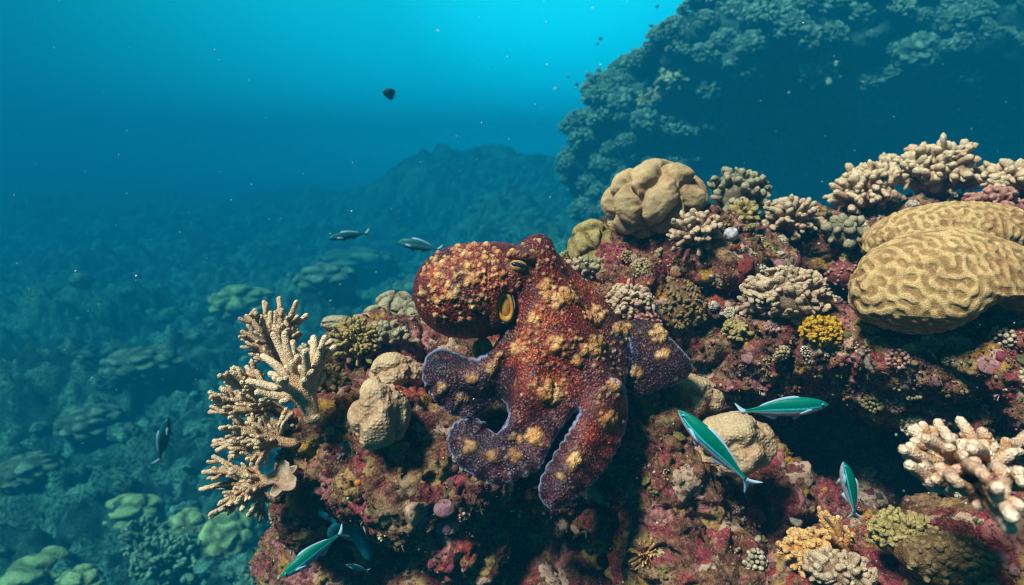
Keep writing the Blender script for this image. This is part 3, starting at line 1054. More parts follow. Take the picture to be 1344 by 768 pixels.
oct_part('siphon_mouth', lV * np.array([8.6, 16.0, 5.0]) + np.array([663.2, 402.5, 25.5]), lT, simple_mat('siphon_mouth_skin', (0.20, 0.065, 0.012), 0.4, 0.5, (60, (0.30, 0.13, 0.018))), sip)
rv = []
prof2 = [(13.2, 22.0), (14.6, 26.0), (15.0, 29.0), (14.0, 30.8), (12.9, 29.5), (12.4, 26.5)]
rV = np.concatenate([np.stack([663.0 + r * 0.90 * np.cos(th), 402 + r * 1.58 * np.sin(th), np.full(40, zz) - 3 * (np.sin(th) > 0.3)], 1) for r, zz in prof2])
rQ = np.concatenate([np.stack([i * 40 + kk, (i + 1) * 40 + kk, (i + 1) * 40 + k2, i * 40 + k2], 1) for i in range(len(prof2) - 1)])
oct_part('siphon_rim', rV, [], simple_mat('siphon_rim_skin', (0.045, 0.035, 0.045), 0.45, 0.5, (80, (0.14, 0.12, 0.16))), sip, rQ)
# suckers showing under the edge of the far arm
msk = simple_mat('sucker_skin', (0.30, 0.17, 0.19), 0.5, 0.5, (120, (0.30, 0.16, 0.18)))
rim_c = closed_curve(CLOAK, 8)
spots_ = [(838, 517, 6, -30), (851, 514, 5, -30), (826, 512, 5, -30), (863, 509, 4.5, -30), (877, 504, 4, -30)]
for tx, ty in ((598, 602), (608, 612), (619, 619), (631, 625), (643, 630), (566, 518), (574, 526), (584, 535), (593, 541), (748, 661), (758, 653), (769, 643), (780, 632), (790, 620)):
    c_ = rim_c[np.argmin(np.hypot(rim_c[:, 0] - tx, rim_c[:, 1] - ty))]
    spots_.append((c_[0], c_[1] + 0.5, 3.4 + (tx % 3) * .4, zc1(c_[0], c_[1]) - 5.5))
for sx_, sy_, sr, sz_ in spots_:
    r_ = np.array([0.75, 1.0, 1.0, 0.72, 0.45]) * sr; z_ = np.array([-6, -2, 2, 3.2, 1.0]) * sr / 7
    kv = np.concatenate([np.stack([sx_ + r * np.cos(th[::2]), sy_ + 0.7 * r * np.sin(th[::2]), np.full(20, sz_ + zz)], 1) for r, zz in zip(r_, z_)])
    a_ = np.arange(20); b_ = (a_ + 1) % 20
    kq = np.concatenate([np.stack([i * 20 + a_, (i + 1) * 20 + a_, (i + 1) * 20 + b_, i * 20 + b_], 1) for i in range(4)])
    oct_part('sucker', kv, [], msk, octo, kq)


# ------------------------------------------------------------------ corals near the camera
M_STAG = coral_mat('staghorn_coral', (0.30, 0.16, 0.085), (0.60, 0.45, 0.30), 420, 0.9, False, 0.25, 0.55, 1.0)
M_FINGER = coral_mat('finger_coral', (0.40, 0.24, 0.14), (0.62, 0.48, 0.34), 420, 0.9, False, 0.2, 0.35, 1.0)
M_PORITES = coral_mat('boulder_coral', (0.27, 0.17, 0.10), (0.38, 0.27, 0.165), 215, 0.8, False, 0.35, 0.1, 0.9, (0.18, 0.10, 0.06), 0.0016, 0.55, 0.12)
M_LOBE = coral_mat('lobed_brain_coral', (0.25, 0.165, 0.085), (0.34, 0.245, 0.135), 520, 0.5, True, 0.5, 0.1, 1.0, (0.24, 0.15, 0.08))
M_MAZE = coral_mat('maze_coral', (0.19, 0.11, 0.045), (0.42, 0.275, 0.135), 480, 0.4, False, 0.3, 0.15, 0.85, (0.30, 0.17, 0.06))
M_PALE = coral_mat('pale_knob_coral', (0.19, 0.115, 0.075), (0.50, 0.36, 0.25), 500, 0.7, False, 0.3, 0.3, 1.0)
M_GREY = coral_mat('grey_green_coral', (0.13, 0.11, 0.07), (0.34, 0.29, 0.19), 420, 0.7, False, 0.4, 0.3, 1.0)
M_PINK = coral_mat('pink_knob_coral', (0.16, 0.04, 0.04), (0.44, 0.22, 0.18), 500, 0.7, False, 0.3, 0.55, 1.0)
M_YELLOW = coral_mat('yellow_coral', (0.26, 0.13, 0.01), (0.50, 0.29, 0.025), 500, 0.8, False, 0.35, 0.2, 1.0)
M_OLIVE = coral_mat('olive_coral', (0.14, 0.10, 0.035), (0.36, 0.27, 0.11), 420, 0.8, False, 0.4, 0.2, 1.0)
M_ORANGE = coral_mat('orange_coral', (0.36, 0.15, 0.04), (0.60, 0.36, 0.16), 450, 0.8, False, 0.3, 0.4, 1.0)
M_NEAR = coral_mat('orange_tipped_coral', (0.30, 0.125, 0.04), (0.66, 0.52, 0.42), 420, 0.8, False, 0.25, 0.58, 1.0)
M_TURF = coral_mat('brown_turf_coral', (0.10, 0.055, 0.025), (0.26, 0.17, 0.08), 420, 0.8, False, 0.4, 0.2, 1.0)


from mathutils.bvhtree import BVHTree


def bvh_of(name):
    o = bpy.data.objects[name]
    return BVHTree.FromPolygons([v.co[:] for v in o.data.vertices], [p.vertices[:] for p in o.data.polygons])


def hit(tree, px, py):
    d = Vector(unit(at(px, py, 1.0)))
    loc, nrm, _, dist = tree.ray_cast(Vector((0, 0, 0)), d)
    if loc is None: return None
    p = np.array(loc)
    return p, np.array(nrm), float(p @ FW)


ROCK_T = [bvh_of(k_) for k_ in ROCKS]


def snap(px, py, d, r, name=''):
    """depth of the rock a growth stands on (its guessed depth where no rock lies behind it)"""
    hs = [h[2] for h in (hit(t_, px, py + 0.45 * r) for t_ in ROCK_T) if h]
    if not hs: return d
    b = min(hs)
    if abs(b - d) > 0.05: print('snap %-18s %4d %4d guess %.2f rock %.2f' % (name, px, py, d, b))
    return float(np.clip(b, d - 0.16, d + 0.16))


def crng(px, py):
    return np.random.RandomState(int(px * 7 + py * 13) % 100000)


def fan_coral(name, label, cat, base, tips, rad, mat, spread=0.10, subs=4, sublen=24, group=None, sub_rad=0.62, trunk=0.35, rough=(0.0011, 0.0034), extra_tips=0):
    """branching colony: limbs run from the base (px,py,d) out to each tip; short branchlets stand off every limb"""
    g = crng(base[0], base[1])
    B = at(*base); s = base[2] / F
    mb = MB()
    tw = [at(t[0], t[1], base[2] + (t[2] if len(t) > 2 else g.uniform(-spread, spread))) for t in tips]
    ctr = np.mean(tw, 0)
    for t in list(tw)[:extra_tips]:
        off = g.normal(size=3) * 13 * s
        tw.append(B + (t + off - B) * g.uniform(.62, .95))
    for t in tw:
        hub = B * (1 - trunk) + (ctr * 0.55 + t * 0.45) * trunk
        bend = np.cross(unit(t - B), unit(g.normal(size=3))) * np.linalg.norm(t - B) * 0.07
        path = [B, hub, hub * 0.45 + t * 0.55 + bend, t]
        L = np.linalg.norm(t - B)
        tube(mb, path, (rad * s * 1.3, rad * s * 0.62), 12, rad * s * 0.28, 0.0, 1.0)
        sp = spline(path, 40)
        for k in range(subs):
            u = g.uniform(0.32, 0.9)
            i = int(u * 39)
            dirn = unit(sp[min(i + 1, 39)] - sp[max(i - 1, 0)])
            side = unit(np.cross(dirn, g.normal(size=3)))
            dn = unit(dirn * g.uniform(0.55, 1.1) + side)
            ln = sublen * s * g.uniform(0.6, 1.25) * (1.15 - 0.5 * u)
            p0 = sp[i]
            tube(mb, [p0, p0 + dn * ln * 0.5, p0 + dn * ln * 0.8 + dirn * ln * 0.25], (rad * s * sub_rad * 1.05, rad * s * sub_rad * 0.72), 10, rad * s * 0.24, u * 0.55, 1.0)
    # foot gripping the rock
    fV, fT = ico(3)
    fV = fV * rad * s * np.array([1.7, 1.5, 1.3]) * (1 + 0.2 * perlin(fV * 2 + base[0]))[:, None]
    mb.add(fV + B, fT, None, (0.0, 0, 0))
    o = mb.build(name, mat, None, B, [rough])
    return tag(o, label, cat, group)


def bush(name, label, cat, px, py, d, r, n, flen, frad, mat, axis=None, cover=1.05, group=None, squash=(1, 1, 1), nubs=0, core=0.72, jitter=0.22, snap_it=True, warp=0.15):
    """dome of short fingers: r, flen and frad in photo pixels at depth d"""
    g = crng(px, py)
    if d < 1.5 and (px, py) != (672, 384) and snap_it: d = snap(px, py, d, r, name)
    s = d / F
    Bp = at(px, py, d)
    ax = unit((UP * 0.75 - FW * 0.66) if axis is None else c2w(np.array(axis)))
    Fr = frame(ax)
    mb = MB()
    cV, cT = ico(4)
    sq = np.asarray(squash, float)
    cV = cV * r * core * s * (1 + 0.14 * perlin(cV * 2.2 + px))[:, None] * sq
    mb.add(cV @ Fr + Bp, cT, None, (0.05, 0, 0))
    for dv in fib(n, cover):
        dv = unit(dv + g.normal(size=3) * jitter)
        tip = dv * sq
        L = (r - r * core) * 0.6 + flen * g.uniform(0.45, 1.2) * (1 + 0.35 * perlin(dv[None] * 2.1 + px)[0])
        p0 = tip * r * core * 0.86 * s
        p1 = p0 + unit(dv + np.array([0, 0, 0.25]) + g.normal(size=3) * 0.14) * L * s
        fr = frad * g.uniform(0.65, 1.2) * s
        mid = (p0 + p1) / 2 + g.normal(size=3) * fr * 0.35
        tube(mb, np.array([p0, mid, p1]) @ Fr + Bp, (fr * 0.9, fr), 9, fr * 0.45, 0.1, 1.0)
        for q in range(nubs):
            u = g.uniform(0.35, 0.85)
            b0 = p0 * (1 - u) + p1 * u
            side = unit(np.cross(dv, g.normal(size=3)) + dv * 0.6)
            tube(mb, np.array([b0, b0 + side * fr * 2.1]) @ Fr + Bp, (fr * 0.75, fr * 0.7), 7, fr * 0.5, u, 1.0)
    rs = r * s
    wp = lambda V: V + warp * rs * np.stack([perlin((V - Bp) / (rs * .62) + px), perlin((V - Bp) / (rs * .62) + py), perlin((V - Bp) / (rs * .62) + 3)], 1)
    o = mb.build(name, mat, None, Bp, [(frad * s * 0.26, frad * s * 0.8)], wp)
    return tag(o, label, cat, group)


def lump_mesh(n, r3, lobes, depth, width, seed, flat=None, wav=0.08, sub=6, elong=1.0, warp=0.22, soft=False):
    """unit directions displaced into lobes parted by creases; returns V, T, Col"""
    g = np.random.RandomState(seed)
    V, T = ico(sub)
    S = fib(lobes, 2.0)
    S = S + g.normal(size=S.shape) * 0.22
    S /= np.linalg.norm(S, axis=1, keepdims=True)
    Vw = V + warp * np.stack([perlin(V * 2.4 + seed), perlin(V * 2.4 + seed + 5), perlin(V * 2.4 + seed + 9)], 1) + 0.35 * warp * np.stack([perlin(V * 5.5 + seed), perlin(V * 5.5 + seed + 5), perlin(V * 5.5 + seed + 9)], 1)
    ev = np.array([1, elong, 1.0])
    D = np.linalg.norm((Vw[:, None, :] - S[None]) * ev, axis=2)
    D.sort(axis=1)
    e = D[:, 1] - D[:, 0]
    groove = 0.65 * np.exp(-(e / width) ** 1.4) + 0.35 * np.exp(-(e / (width * 2.6)) ** 1.6)
    if soft: wavy = wav * perlin(V * 1.6 + seed) + 0.005 * fbm(V * 7 + seed, 2)
    else: wavy = wav * fbm(V * 1.7 + seed, 3) + 0.02 * fbm(V * 7 + seed, 2)
    if soft: groove = np.exp(-(e / (width * 1.5)) ** 2)
    h = 1 - depth * groove + wavy
    P = V * h[:, None] * np.asarray(r3)
    c = np.stack([np.clip(1 - groove * 1.1, 0, 1), np.zeros(len(V)), np.zeros(len(V))], 1)
    return P, T, c


def boulder(name, label, cat, px, py, d, rx, ry, mat, lobes=6, depth=0.2, width=0.16, rz=None, seed=1, group=None, tilt=0.0, sub=6, wav=0.08, elong=1.0, warp=0.22, soft=False):
    s = d / F
    P, T, c = lump_mesh(0, np.array([rx, ry, rz or (rx + ry) / 2]) * s, lobes, depth, width, seed, None, wav, sub, elong, warp, soft)
    if tilt:
        ca, sa = math.cos(tilt), math.sin(tilt)
        P = np.stack([P[:, 0] * ca - P[:, 1] * sa, P[:, 0] * sa + P[:, 1] * ca, P[:, 2]], 1)
    Bp = at(px, py, d)
    V = c2w(P)
    o = link(name, make_mesh(name, V, T[:, ::-1], [], c), mat, None, Bp)
    return tag(o, label, cat, group)


def maze(name, label, px, py, d, rx, ry, rz, wave, amp, seed, tilt=0.0, arch=None):
    """dome whose skin is a labyrinth of rounded ridges"""
    g = np.random.RandomState(seed)
    s = d / F
    V, T = ico(8)
    base = V * np.array([rx, ry, rz])
    y = base[:, 1]
    base = base * (1 + 0.09 * fbm(V * 1.5 + seed, 3))[:, None]
    base[:, 1] = np.where(y < -ry * 0.35, -ry * 0.35 + (y + ry * 0.35) * 0.45, base[:, 1])
    if arch:
        k = np.exp(-((base[:, 0] - arch[0]) / arch[1]) ** 2) * sstep(0.1 * ry, -0.5 * ry, base[:, 1])
        base[:, 1] += arch[2] * k
    q = base + 0.35 * wave * np.stack([perlin(base / wave / 1.6), perlin(base / wave / 1.6 + 9), perlin(base / wave / 1.6 + 4)], 1)
    q[:, 1] *= 0.8
    K = g.normal(size=(26, 3)); K /= np.linalg.norm(K, axis=1, keepdims=True)
    fld = np.cos(q @ (K.T * 2 * np.pi / wave) + g.rand(26) * 6.28).sum(1) / math.sqrt(13)
    ridge = 1 / (1 + np.exp(-fld * 2.6))
    fine = 0.12 * perlin(base / 2.0)
    N = V / np.array([rx, ry, rz]); N /= np.linalg.norm(N, axis=1, keepdims=True)
    P = (base + N * (amp * (ridge - 0.5) + fine)[:, None]) * s
    if tilt:
        ca, sa = math.cos(tilt), math.sin(tilt)
        P = np.stack([P[:, 0] * ca - P[:, 1] * sa, P[:, 0] * sa + P[:, 1] * ca, P[:, 2]], 1)
    c = np.stack([ridge, np.zeros(len(V)), np.zeros(len(V))], 1)
    o = link(name, make_mesh(name, c2w(P), T[:, ::-1], [], c), M_MAZE, None, at(px, py, d))
    return tag(o, label, 'brain coral')


# -- the tan staghorn thicket at the left edge of the rock
fan_coral('finger_coral', 'pale tipped finger coral standing foremost on the left rock tip', 'finger coral', (411, 548, .80),
          [(373, 434, .0), (357, 436, .02), (428, 440, -.01), (441, 454, .01), (400, 458, -.03), (334, 514, -.02), (343, 466, .02), (366, 497, -.04), (385, 446, .03), (352, 490, .03), (322, 500, .02), (412, 440, .04)],
          6.9, M_FINGER, 0.03, 3, 22, None, 0.72, 0.42)
fan_coral('staghorn_coral', 'uppermost staghorn colony of the left thicket pointing straight up', 'staghorn coral', (372, 500, .93),
          [(346, 394), (366, 389), (390, 394), (404, 412), (322, 413), (316, 443), (333, 405), (378, 410), (355, 408)], 4.9, M_STAG, 0.07, 9, 21, extra_tips=9)
fan_coral('staghorn_coral', 'staghorn colony of the left thicket reaching left beside the finger coral', 'staghorn coral', (378, 545, .90),
          [(305, 481), (286, 492), (274, 522), (273, 541), (296, 534), (330, 476), (316, 500), (300, 512), (288, 508)], 4.9, M_STAG, 0.07, 9, 21, extra_tips=9)
fan_coral('staghorn_coral', 'brown staghorn colony of the left thicket below the finger coral', 'staghorn coral', (384, 582, .87),
          [(286, 562), (279, 579), (283, 592), (333, 535), (305, 549), (322, 604), (350, 541), (310, 575), (300, 600), (372, 545)], 5.0, M_STAG, 0.06, 9, 21, extra_tips=9)
fan_coral('staghorn_coral', 'lowest staghorn colony of the left thicket drooping over the seabed', 'staghorn coral', (362, 630, .86),
          [(278, 598), (264, 620), (261, 643), (273, 677), (294, 671), (337, 674), (316, 671), (285, 640), (300, 615), (325, 610)], 5.0, M_STAG, 0.06, 9, 21, extra_tips=9)

# -- boulder corals beside the octopus
boulder('boulder_coral', 'tan boulder coral with a dented face left of the octopus arms', 'boulder coral', 498, 543, .81, 41, 49, M_PORITES, 5, 0.24, 0.30, 42, 21, None, -0.15, 6, 0.14, 0.7, 0.35, True)
boulder('boulder_coral', 'smaller tan boulder coral just above and behind the dented boulder coral', 'boulder coral', 521, 489, .92, 38, 27, M_PORITES, 5, 0.24, 0.30, 34, 22, None, 0, 6, 0.14, 1, 0.35, True)
boulder('boulder_coral', 'pale boulder coral tucked under the far arm of the octopus', 'boulder coral', 905, 521, .90, 45, 31, M_PORITES, 5, 0.24, 0.30, 40, 23, None, 0, 6, 0.14, 1, 0.35, True)
boulder('boulder_coral', 'pale honeycombed boulder coral behind the slanting green fish', 'boulder coral', 963, 583, .83, 58, 46, M_PORITES, 5, 0.26, 0.30, 44, 26, None, 0.25, 6, 0.14, 1, 0.35, True)
boulder('boulder_coral', 'small yellowish lump coral in the hollow under the octopus mantle', 'boulder coral', 634, 458, .84, 14, 16, M_OLIVE, 3, 0.15, 0.2, 14, 31, None, 0, 5)

# -- the ridge behind
boulder('lobed_coral', 'large smooth lobed coral with deep creases crowning the ridge', 'lobed coral', 858, 262, 1.05, 72, 53, M_LOBE, 18, 0.27, 0.12, 62, 5, None, 0.12, 7, 0.04, 0.40, 0.15)
boulder('lobed_coral', 'yellow green pitted coral left of the large creased coral', 'lobed coral', 777, 325, 1.10, 33, 38, M_OLIVE, 14, 0.22, 0.14, 32, 7)
bush('knob_coral', 'grey green knobbly coral just right of the large creased coral', 'knob coral', 968, 256, 1.22, 42, 60, 9, 4.6, M_GREY, None, 1.1, None, (1.05, 0.8, .9))
bush('branching_coral', 'small white tipped branching coral in front of the large creased coral', 'branching coral', 912, 309, .99, 30, 46, 15, 3.9, M_PALE, (-.3, .5, -.8), 1.1, None, (1.2, .95, .8), 1, 0.5)
bush('branching_coral', 'cream bush coral on the ridge right of the white shell', 'branching coral', 1036, 290, 1.16, 36, 56, 13, 4.2, M_PALE, None, 1.1, None, (1.15, .8, .9), 1, 0.55)
bush('knob_coral', 'brown knobbed coral crest beside the cream bush coral', 'knob coral', 1072, 290, 1.20, 20, 34, 5, 4.5, M_TURF, None, 1.2)
bush('knob_coral', 'low pale knob coral under the grey green coral', 'knob coral', 975, 283, 1.10, 20, 26, 8, 4.2, M_OLIVE, None, 1.1)
bush('knob_coral', 'clump of green grey knobs in the dip of the ridge', 'knob coral', 1105, 308, 1.25, 26, 26, 8, 6.5, M_GREY, None, 1.1, None, (1.2, .8, 1))
bush('knob_coral', 'pink ball coral studded with pale knobs', 'knob coral', 1109, 357, .97, 27, 110, 3.5, 2.7, M_PINK, None, 1.5, None, (1, 1.02, 1), 0, 0.85)
bush('encrusting_coral', 'pale lumpy coral head spread over the ledge above the yellow coral', 'encrusting coral', 1034, 392, .93, 58, 150, 8, 4.4, M_PALE, None, 1.05, None, (1.05, .58, .75), 1, 0.78, 0.3, True, 0.22)
bush('yellow_coral', 'bright yellow coral tuft on the ledge', 'yellow coral', 1079, 436, .89, 31, 120, 5, 3.0, M_YELLOW, None, 1.2, None, (1.1, .8, .7), 1, 0.72)
bush('yellow_coral', 'dull yellow coral tuft left of the pale lumpy head', 'yellow coral', 968, 436, .95, 18, 50, 5, 3.0, M_OLIVE, None, 1.1, None, (1.2, .8, .8), 1)
bush('branching_coral', 'short cream finger coral at the left of the pale lumpy head', 'branching coral', 985, 403, .92, 16, 16, 11, 4.2, M_PALE, None, 1.0)
maze('brain_coral', 'large tan brain coral with winding ridges in front at the right', 1245, 388, .80, 124, 88, 84, 11.5, 2.6, 3, -0.06, (34, 42, 46))
maze('brain_coral', 'rear brain coral with fine ridges behind the front brain coral', 1250, 316, .95, 114, 50, 70, 9.5, 2.2, 8, 0.04)
bush('knob_coral', 'brownish pink knob coral crust right behind the octopus shoulder', 'knob coral', 826, 398, .98, 34, 90, 5, 3.8, M_PALE, (-.3, .6, -.7), 1.1, None, (1, .8, .7), 1, 0.8)
bush('knob_coral', 'purple brown knob coral beside the octopus above its far arm', 'knob coral', 842, 424, .95, 26, 70, 4.5, 3.2, M_PINK, (-.2, .5, -.8), 1.1, None, (1, .8, .7), 0, 0.8)
bush('knob_coral', 'cream knobs peeping over the octopus neck', 'knob coral', 760, 357, 1.0, 20, 30, 6, 4.6, M_PALE, None, 1.1)
bush('knob_coral', 'row of pale knobs at the foot of the yellow green pitted coral', 'knob coral', 776, 352, 1.02, 20, 34, 4, 3.8, M_GREY, None, 1.1, None, (1.5, .6, .8))
bush('turf_coral', 'golden brown turf coral on the shaded face below the large creased coral', 'turf coral', 888, 400, .99, 44, 170, 4, 2.6, M_TURF, (0.1, .4, -.9), 1.0, None, (1, .9, .5), 1, 0.85)

# -- staghorns on the far right of the ridge
bush('staghorn_coral', 'left cluster of the tan staghorn coral above the brain corals', 'staghorn coral', 1140, 258, 1.32, 40, 60, 22, 5.2, M_STAG, (-.45, .75, -.4), 1.0, None, (1, .75, .8), 3, 0.45)
bush('staghorn_coral', 'tallest cluster of the tan staghorn coral above the brain corals', 'staghorn coral', 1228, 240, 1.30, 50, 90, 25, 5.6, M_STAG, (0, .9, -.4), 1.05, None, (1, .8, .85), 3, 0.5)
bush('staghorn_coral', 'middle low cluster of the tan staghorn coral between its two large clusters', 'staghorn coral', 1176, 232, 1.36, 26, 36, 16, 5.0, M_STAG, (-.1, .9, -.4), 1.0, None, (.9, .8, .9), 3, 0.45)
bush('staghorn_coral', 'soft tan staghorn coral cut by the right picture edge', 'staghorn coral', 1322, 248, 1.12, 34, 44, 18, 6.4, M_STAG, (0, .9, -.4), 1.0, None, (1.1, .8, .9), 2, 0.5)
bush('branching_coral', 'pinkish branching coral at the foot of the right edge staghorn', 'branching coral', 1306, 275, 1.10, 28, 60, 13, 4.2, M_PINK, (0, .8, -.5), 1.1, None, (1.5, .8, .8), 2, 0.5)

# -- left shoulder of the rock
bush('branching_coral', 'yellowish bush coral on the rock shoulder behind the boulder corals', 'branching coral', 470, 452, 1.02, 38, 120, 11, 3.0, M_OLIVE, (-.1, .75, -.6), 1.1, None, (1.05, .85, .9), 2, 0.55)
boulder('lobed_coral', 'grey green coral of rounded lobes at the crest behind the mantle', 'lobed coral', 519, 405, 1.16, 28, 26, M_GREY, 9, 0.24, 0.16, 26, 41)
boulder('lobed_coral', 'lower grey green lobed coral left of the crest', 'lobed coral', 495, 418, 1.13, 22, 18, M_GREY, 8, 0.24, 0.16, 20, 42)
boulder('lobed_coral', 'grey green lobed coral half hidden by the mantle', 'lobed coral', 541, 415, 1.14, 20, 22, M_GREY, 8, 0.24, 0.16, 20, 43)
bush('knob_coral', 'small green knob coral under the lobed corals', 'knob coral', 512, 440, 1.06, 24, 40, 5, 4, M_GREY, None, 1.1, None, (1.4, .7, .8))
boulder('lobed_coral', 'flat pale coral shelf left of the yellowish bush coral', 'lobed coral', 445, 425, 1.10, 24, 12, M_GREY, 5, 0.15, 0.2, 22, 44)
bush('knob_coral', 'rough brown knob coral between the bush coral and the finger coral', 'knob coral', 432, 500, .98, 24, 50, 5, 4, M_TURF, None, 1.1, None, (1, 1.1, .7))


def cup(name, label, cat, px, py, d, r, mat, axis, thick=0.12, seed=0, group=None, depth=0.35, wavy=0.12):
    """thin wavy plate or cup standing on a stalk"""
    g = np.random.RandomState(seed)
    s = d / F
    nr, na = 16, 64
    th = np.arange(na) / na * 2 * np.pi
    ph = g.rand(3) * 6.28
    rows = []
    prof = [(k / nr, 1) for k in range(1, nr + 1)] + [(1.02, 0.5)] + [(k / nr, 0) for k in range(nr, 0, -1)]
    for u, top in prof:
        edge = 1 + wavy * (np.sin(2 * th + ph[0]) + 0.6 * np.sin(5 * th + ph[1]) + .3 * np.sin(9 * th + ph[2]))
        rr = r * u * (1 + (edge - 1) * u)
        zz = r * depth * u ** 2 + r * 0.10 * np.sin(3 * th + ph[1]) * u ** 2 + (top - 1) * r * thick * (1.8 - u)
        rows.append(np.stack([rr * np.cos(th), rr * np.sin(th), zz], 1))
    V = np.concatenate(rows)
    k = np.arange(na); k2 = (k + 1) % na
    Q = np.concatenate([np.stack([i * na + k, (i + 1) * na + k, (i + 1) * na + k2, i * na + k2], 1) for i in range(len(rows) - 1)])
    T = np.concatenate([np.stack([np.full(na, len(V)), k, k2], 1), np.stack([np.full(na, len(V) + 1), (len(rows) - 1) * na + k2, (len(rows) - 1) * na + k], 1)])
    V = np.concatenate([V, [[0, 0, 0], [0, 0, -r * thick * 1.8]]])
    V = V + 0.03 * r * np.stack([perlin(V / (r * .3)), perlin(V / (r * .3) + 5), perlin(V / (r * .3) + 8)], 1)
    c = np.zeros((len(V), 3)); c[:, 0] = np.clip(np.hypot(V[:, 0], V[:, 1]) / r, 0, 1)
    Fr = frame(c2w(np.array(axis)))
    B = at(px, py, d)
    o = link(name, make_mesh(name, (V * s) @ Fr, T, Q, c), mat, None, B)
    return tag(o, label, cat, group)


M_PLATE = coral_mat('plate_coral', (0.22, 0.14, 0.095), (0.32, 0.23, 0.17), 400, 0.5, True, 0.3, 0.4, 1.0)
cup('plate_coral', 'pale fleshy plate coral under the left thicket', 'plate coral', 376, 634, .85, 24, M_PLATE, (-.35, .75, -.55), 0.2, 3, None, .5, .3)
cup('plate_coral', 'dark upright plate coral edge below the pale plate coral', 'plate coral', 398, 655, .88, 26, M_TURF, (.85, .3, -.35), 0.10, 4)
bush('knob_coral', 'tiny green knob coral above the pale plate coral', 'knob coral', 374, 600, .83, 12, 26, 3, 2.4, M_OLIVE, None, 1.2)

# -- lower right foreground
fan_coral('near_coral', 'large soft focus coral with orange branches and white tips at the lower right', 'branching coral', (1300, 650, .53),
          [(1181, 588, -.02), (1190, 608, -.06), (1193, 560, .03), (1229, 550, .04), (1257, 547, .02), (1295, 566, .0), (1247, 572, -.05), (1334, 590, -.03), (1252, 630, -.10),
           (1290, 622, -.12), (1330, 682, -.16), (1340, 618, -.08), (1212, 574, -.06), (1275, 590, -.09), (1215, 615, -.03), (1310, 640, -.15), (1360, 560, .05), (1225, 640, -.02)],
          9.6, M_NEAR, 0.05, 4, 28, None, 0.8, 0.4, (0.0012, 0.0038), 18)
fan_coral('orange_coral', 'rusty orange branching coral rising at the bottom right', 'branching coral', (1112, 728, .74),
          [(1074, 664), (1082, 670), (1092, 690), (1110, 690), (1100, 676), (1120, 700), (1088, 705)], 4.6, M_ORANGE, 0.03, 5, 12)
bush('knob_coral', 'cream and yellow knob coral at the bottom right beside the orange coral', 'knob coral', 1066, 728, .73, 40, 90, 8, 5, M_ORANGE, None, 1.1, None, (1.1, .8, .7), 1, 0.75)
bush('knob_coral', 'pale knob coral at the bottom edge under the green ball', 'knob coral', 1102, 752, .70, 40, 90, 7, 5.5, M_PALE, None, 1.1, None, (1.3, .7, .7), 0, 0.8)
bush('knob_coral', 'olive knob coral on the lower right boulder', 'knob coral', 1186, 704, .76, 46, 120, 6, 4.4, M_OLIVE, None, 1.1, None, (1.2, .75, .8), 1, 0.78)
bush('turf_coral', 'dim brown coral crust in the bottom right corner', 'turf coral', 1250, 740, .64, 60, 130, 6, 4.6, M_TURF, None, 1.1, None, (1.3, .6, .8), 0, 0.85)
bush('turf_coral', 'tiny rust coloured hydroid tuft on the rock at the bottom', 'hydroid', 848, 728, .76, 20, 34, 14, 1.5, M_ORANGE, (-.5, .3, -.8), 1.2, None, (1, 1, .8), 1, 0.3)


def ball(name, label, cat, px, py, d, r, mat, squash=(1, 1, 1), seed=0, dimple=True, group=None):
    """ascidian or sponge: a soft ball with a mouth"""
    d = snap(px, py, d, r * .3, name)
    V, T = ico(4)
    h = 1 + 0.08 * fbm(V * 1.6 + seed, 3)
    if dimple:
        m = unit([0.25, 0.75, -0.55])
        a = np.arccos(np.clip(V @ m, -1, 1))
        h = h - 0.34 * np.exp(-(a / 0.26) ** 2) + 0.10 * np.exp(-((a - 0.42) / 0.14) ** 2)
    P = V * h[:, None] * r * (d / F) * np.asarray(squash)
    o = link(name, make_mesh(name, c2w(P), T[:, ::-1], []), mat, None, at(px, py, d))
    return tag(o, label, cat, group)


M_SHELL = simple_mat('pale_shell', (0.40, 0.34, 0.34), 0.6, 0.3, (200, (0.24, 0.18, 0.19)), 0.6)
M_ASC = simple_mat('green_ascidian', (0.38, 0.42, 0.30), 0.35, 0.5, (140, (0.22, 0.30, 0.18)), 0.2)
M_REDS = simple_mat('red_sponge', (0.20, 0.012, 0.010), 0.7, 0.3, (150, (0.09, 0.006, 0.006)), 0.7)
M_MAUVE = simple_mat('mauve_sponge', (0.24, 0.11, 0.12), 0.7, 0.3, (150, (0.13, 0.05, 0.06)), 0.6)
M_ORB = simple_mat('orange_sponge', (0.42, 0.13, 0.02), 0.7, 0.3, (120, (0.30, 0.07, 0.02)), 0.4)
ball('barnacle', 'round white barnacle on the magenta ridge face', 'barnacle', 959, 308, 1.0, 10, M_SHELL, (1, .9, .9), 2)
ball('sea_squirt', 'larger pale green ball sea squirt at the bottom edge', 'sea squirt', 1075, 734, .66, 11, M_ASC, (1, 1, 1), 4)
ball('sea_squirt', 'smaller pale sea squirt just above the green ball', 'sea squirt', 1084, 716, .69, 9, M_ASC, (1, .8, 1), 5)
ball('sponge', 'bright red sponge patch in the shade behind the octopus', 'sponge', 822, 376, 1.0, 12, M_REDS, (1.1, .9, .6), 6)
ball('sponge', 'large mauve sponge disc on the rock below the octopus arms', 'sponge', 583, 668, .80, 14, M_MAUVE, (1, .9, .45), 9)
ball('sponge', 'lower mauve sponge disc on the rock below the octopus arms', 'sponge', 585, 690, .80, 11, M_MAUVE, (1, 1, .6), 10)
ball('sponge', 'tiny orange sponge at the dark edge of the left rock', 'sponge', 470, 634, .84, 4.5, M_ORB, (1, 1, .7), 11, False)
ball('sponge', 'small red ball sponge on the rock right of the octopus arm tip', 'sponge', 809, 592, .78, 8, M_REDS, (1, 1, .8), 12)
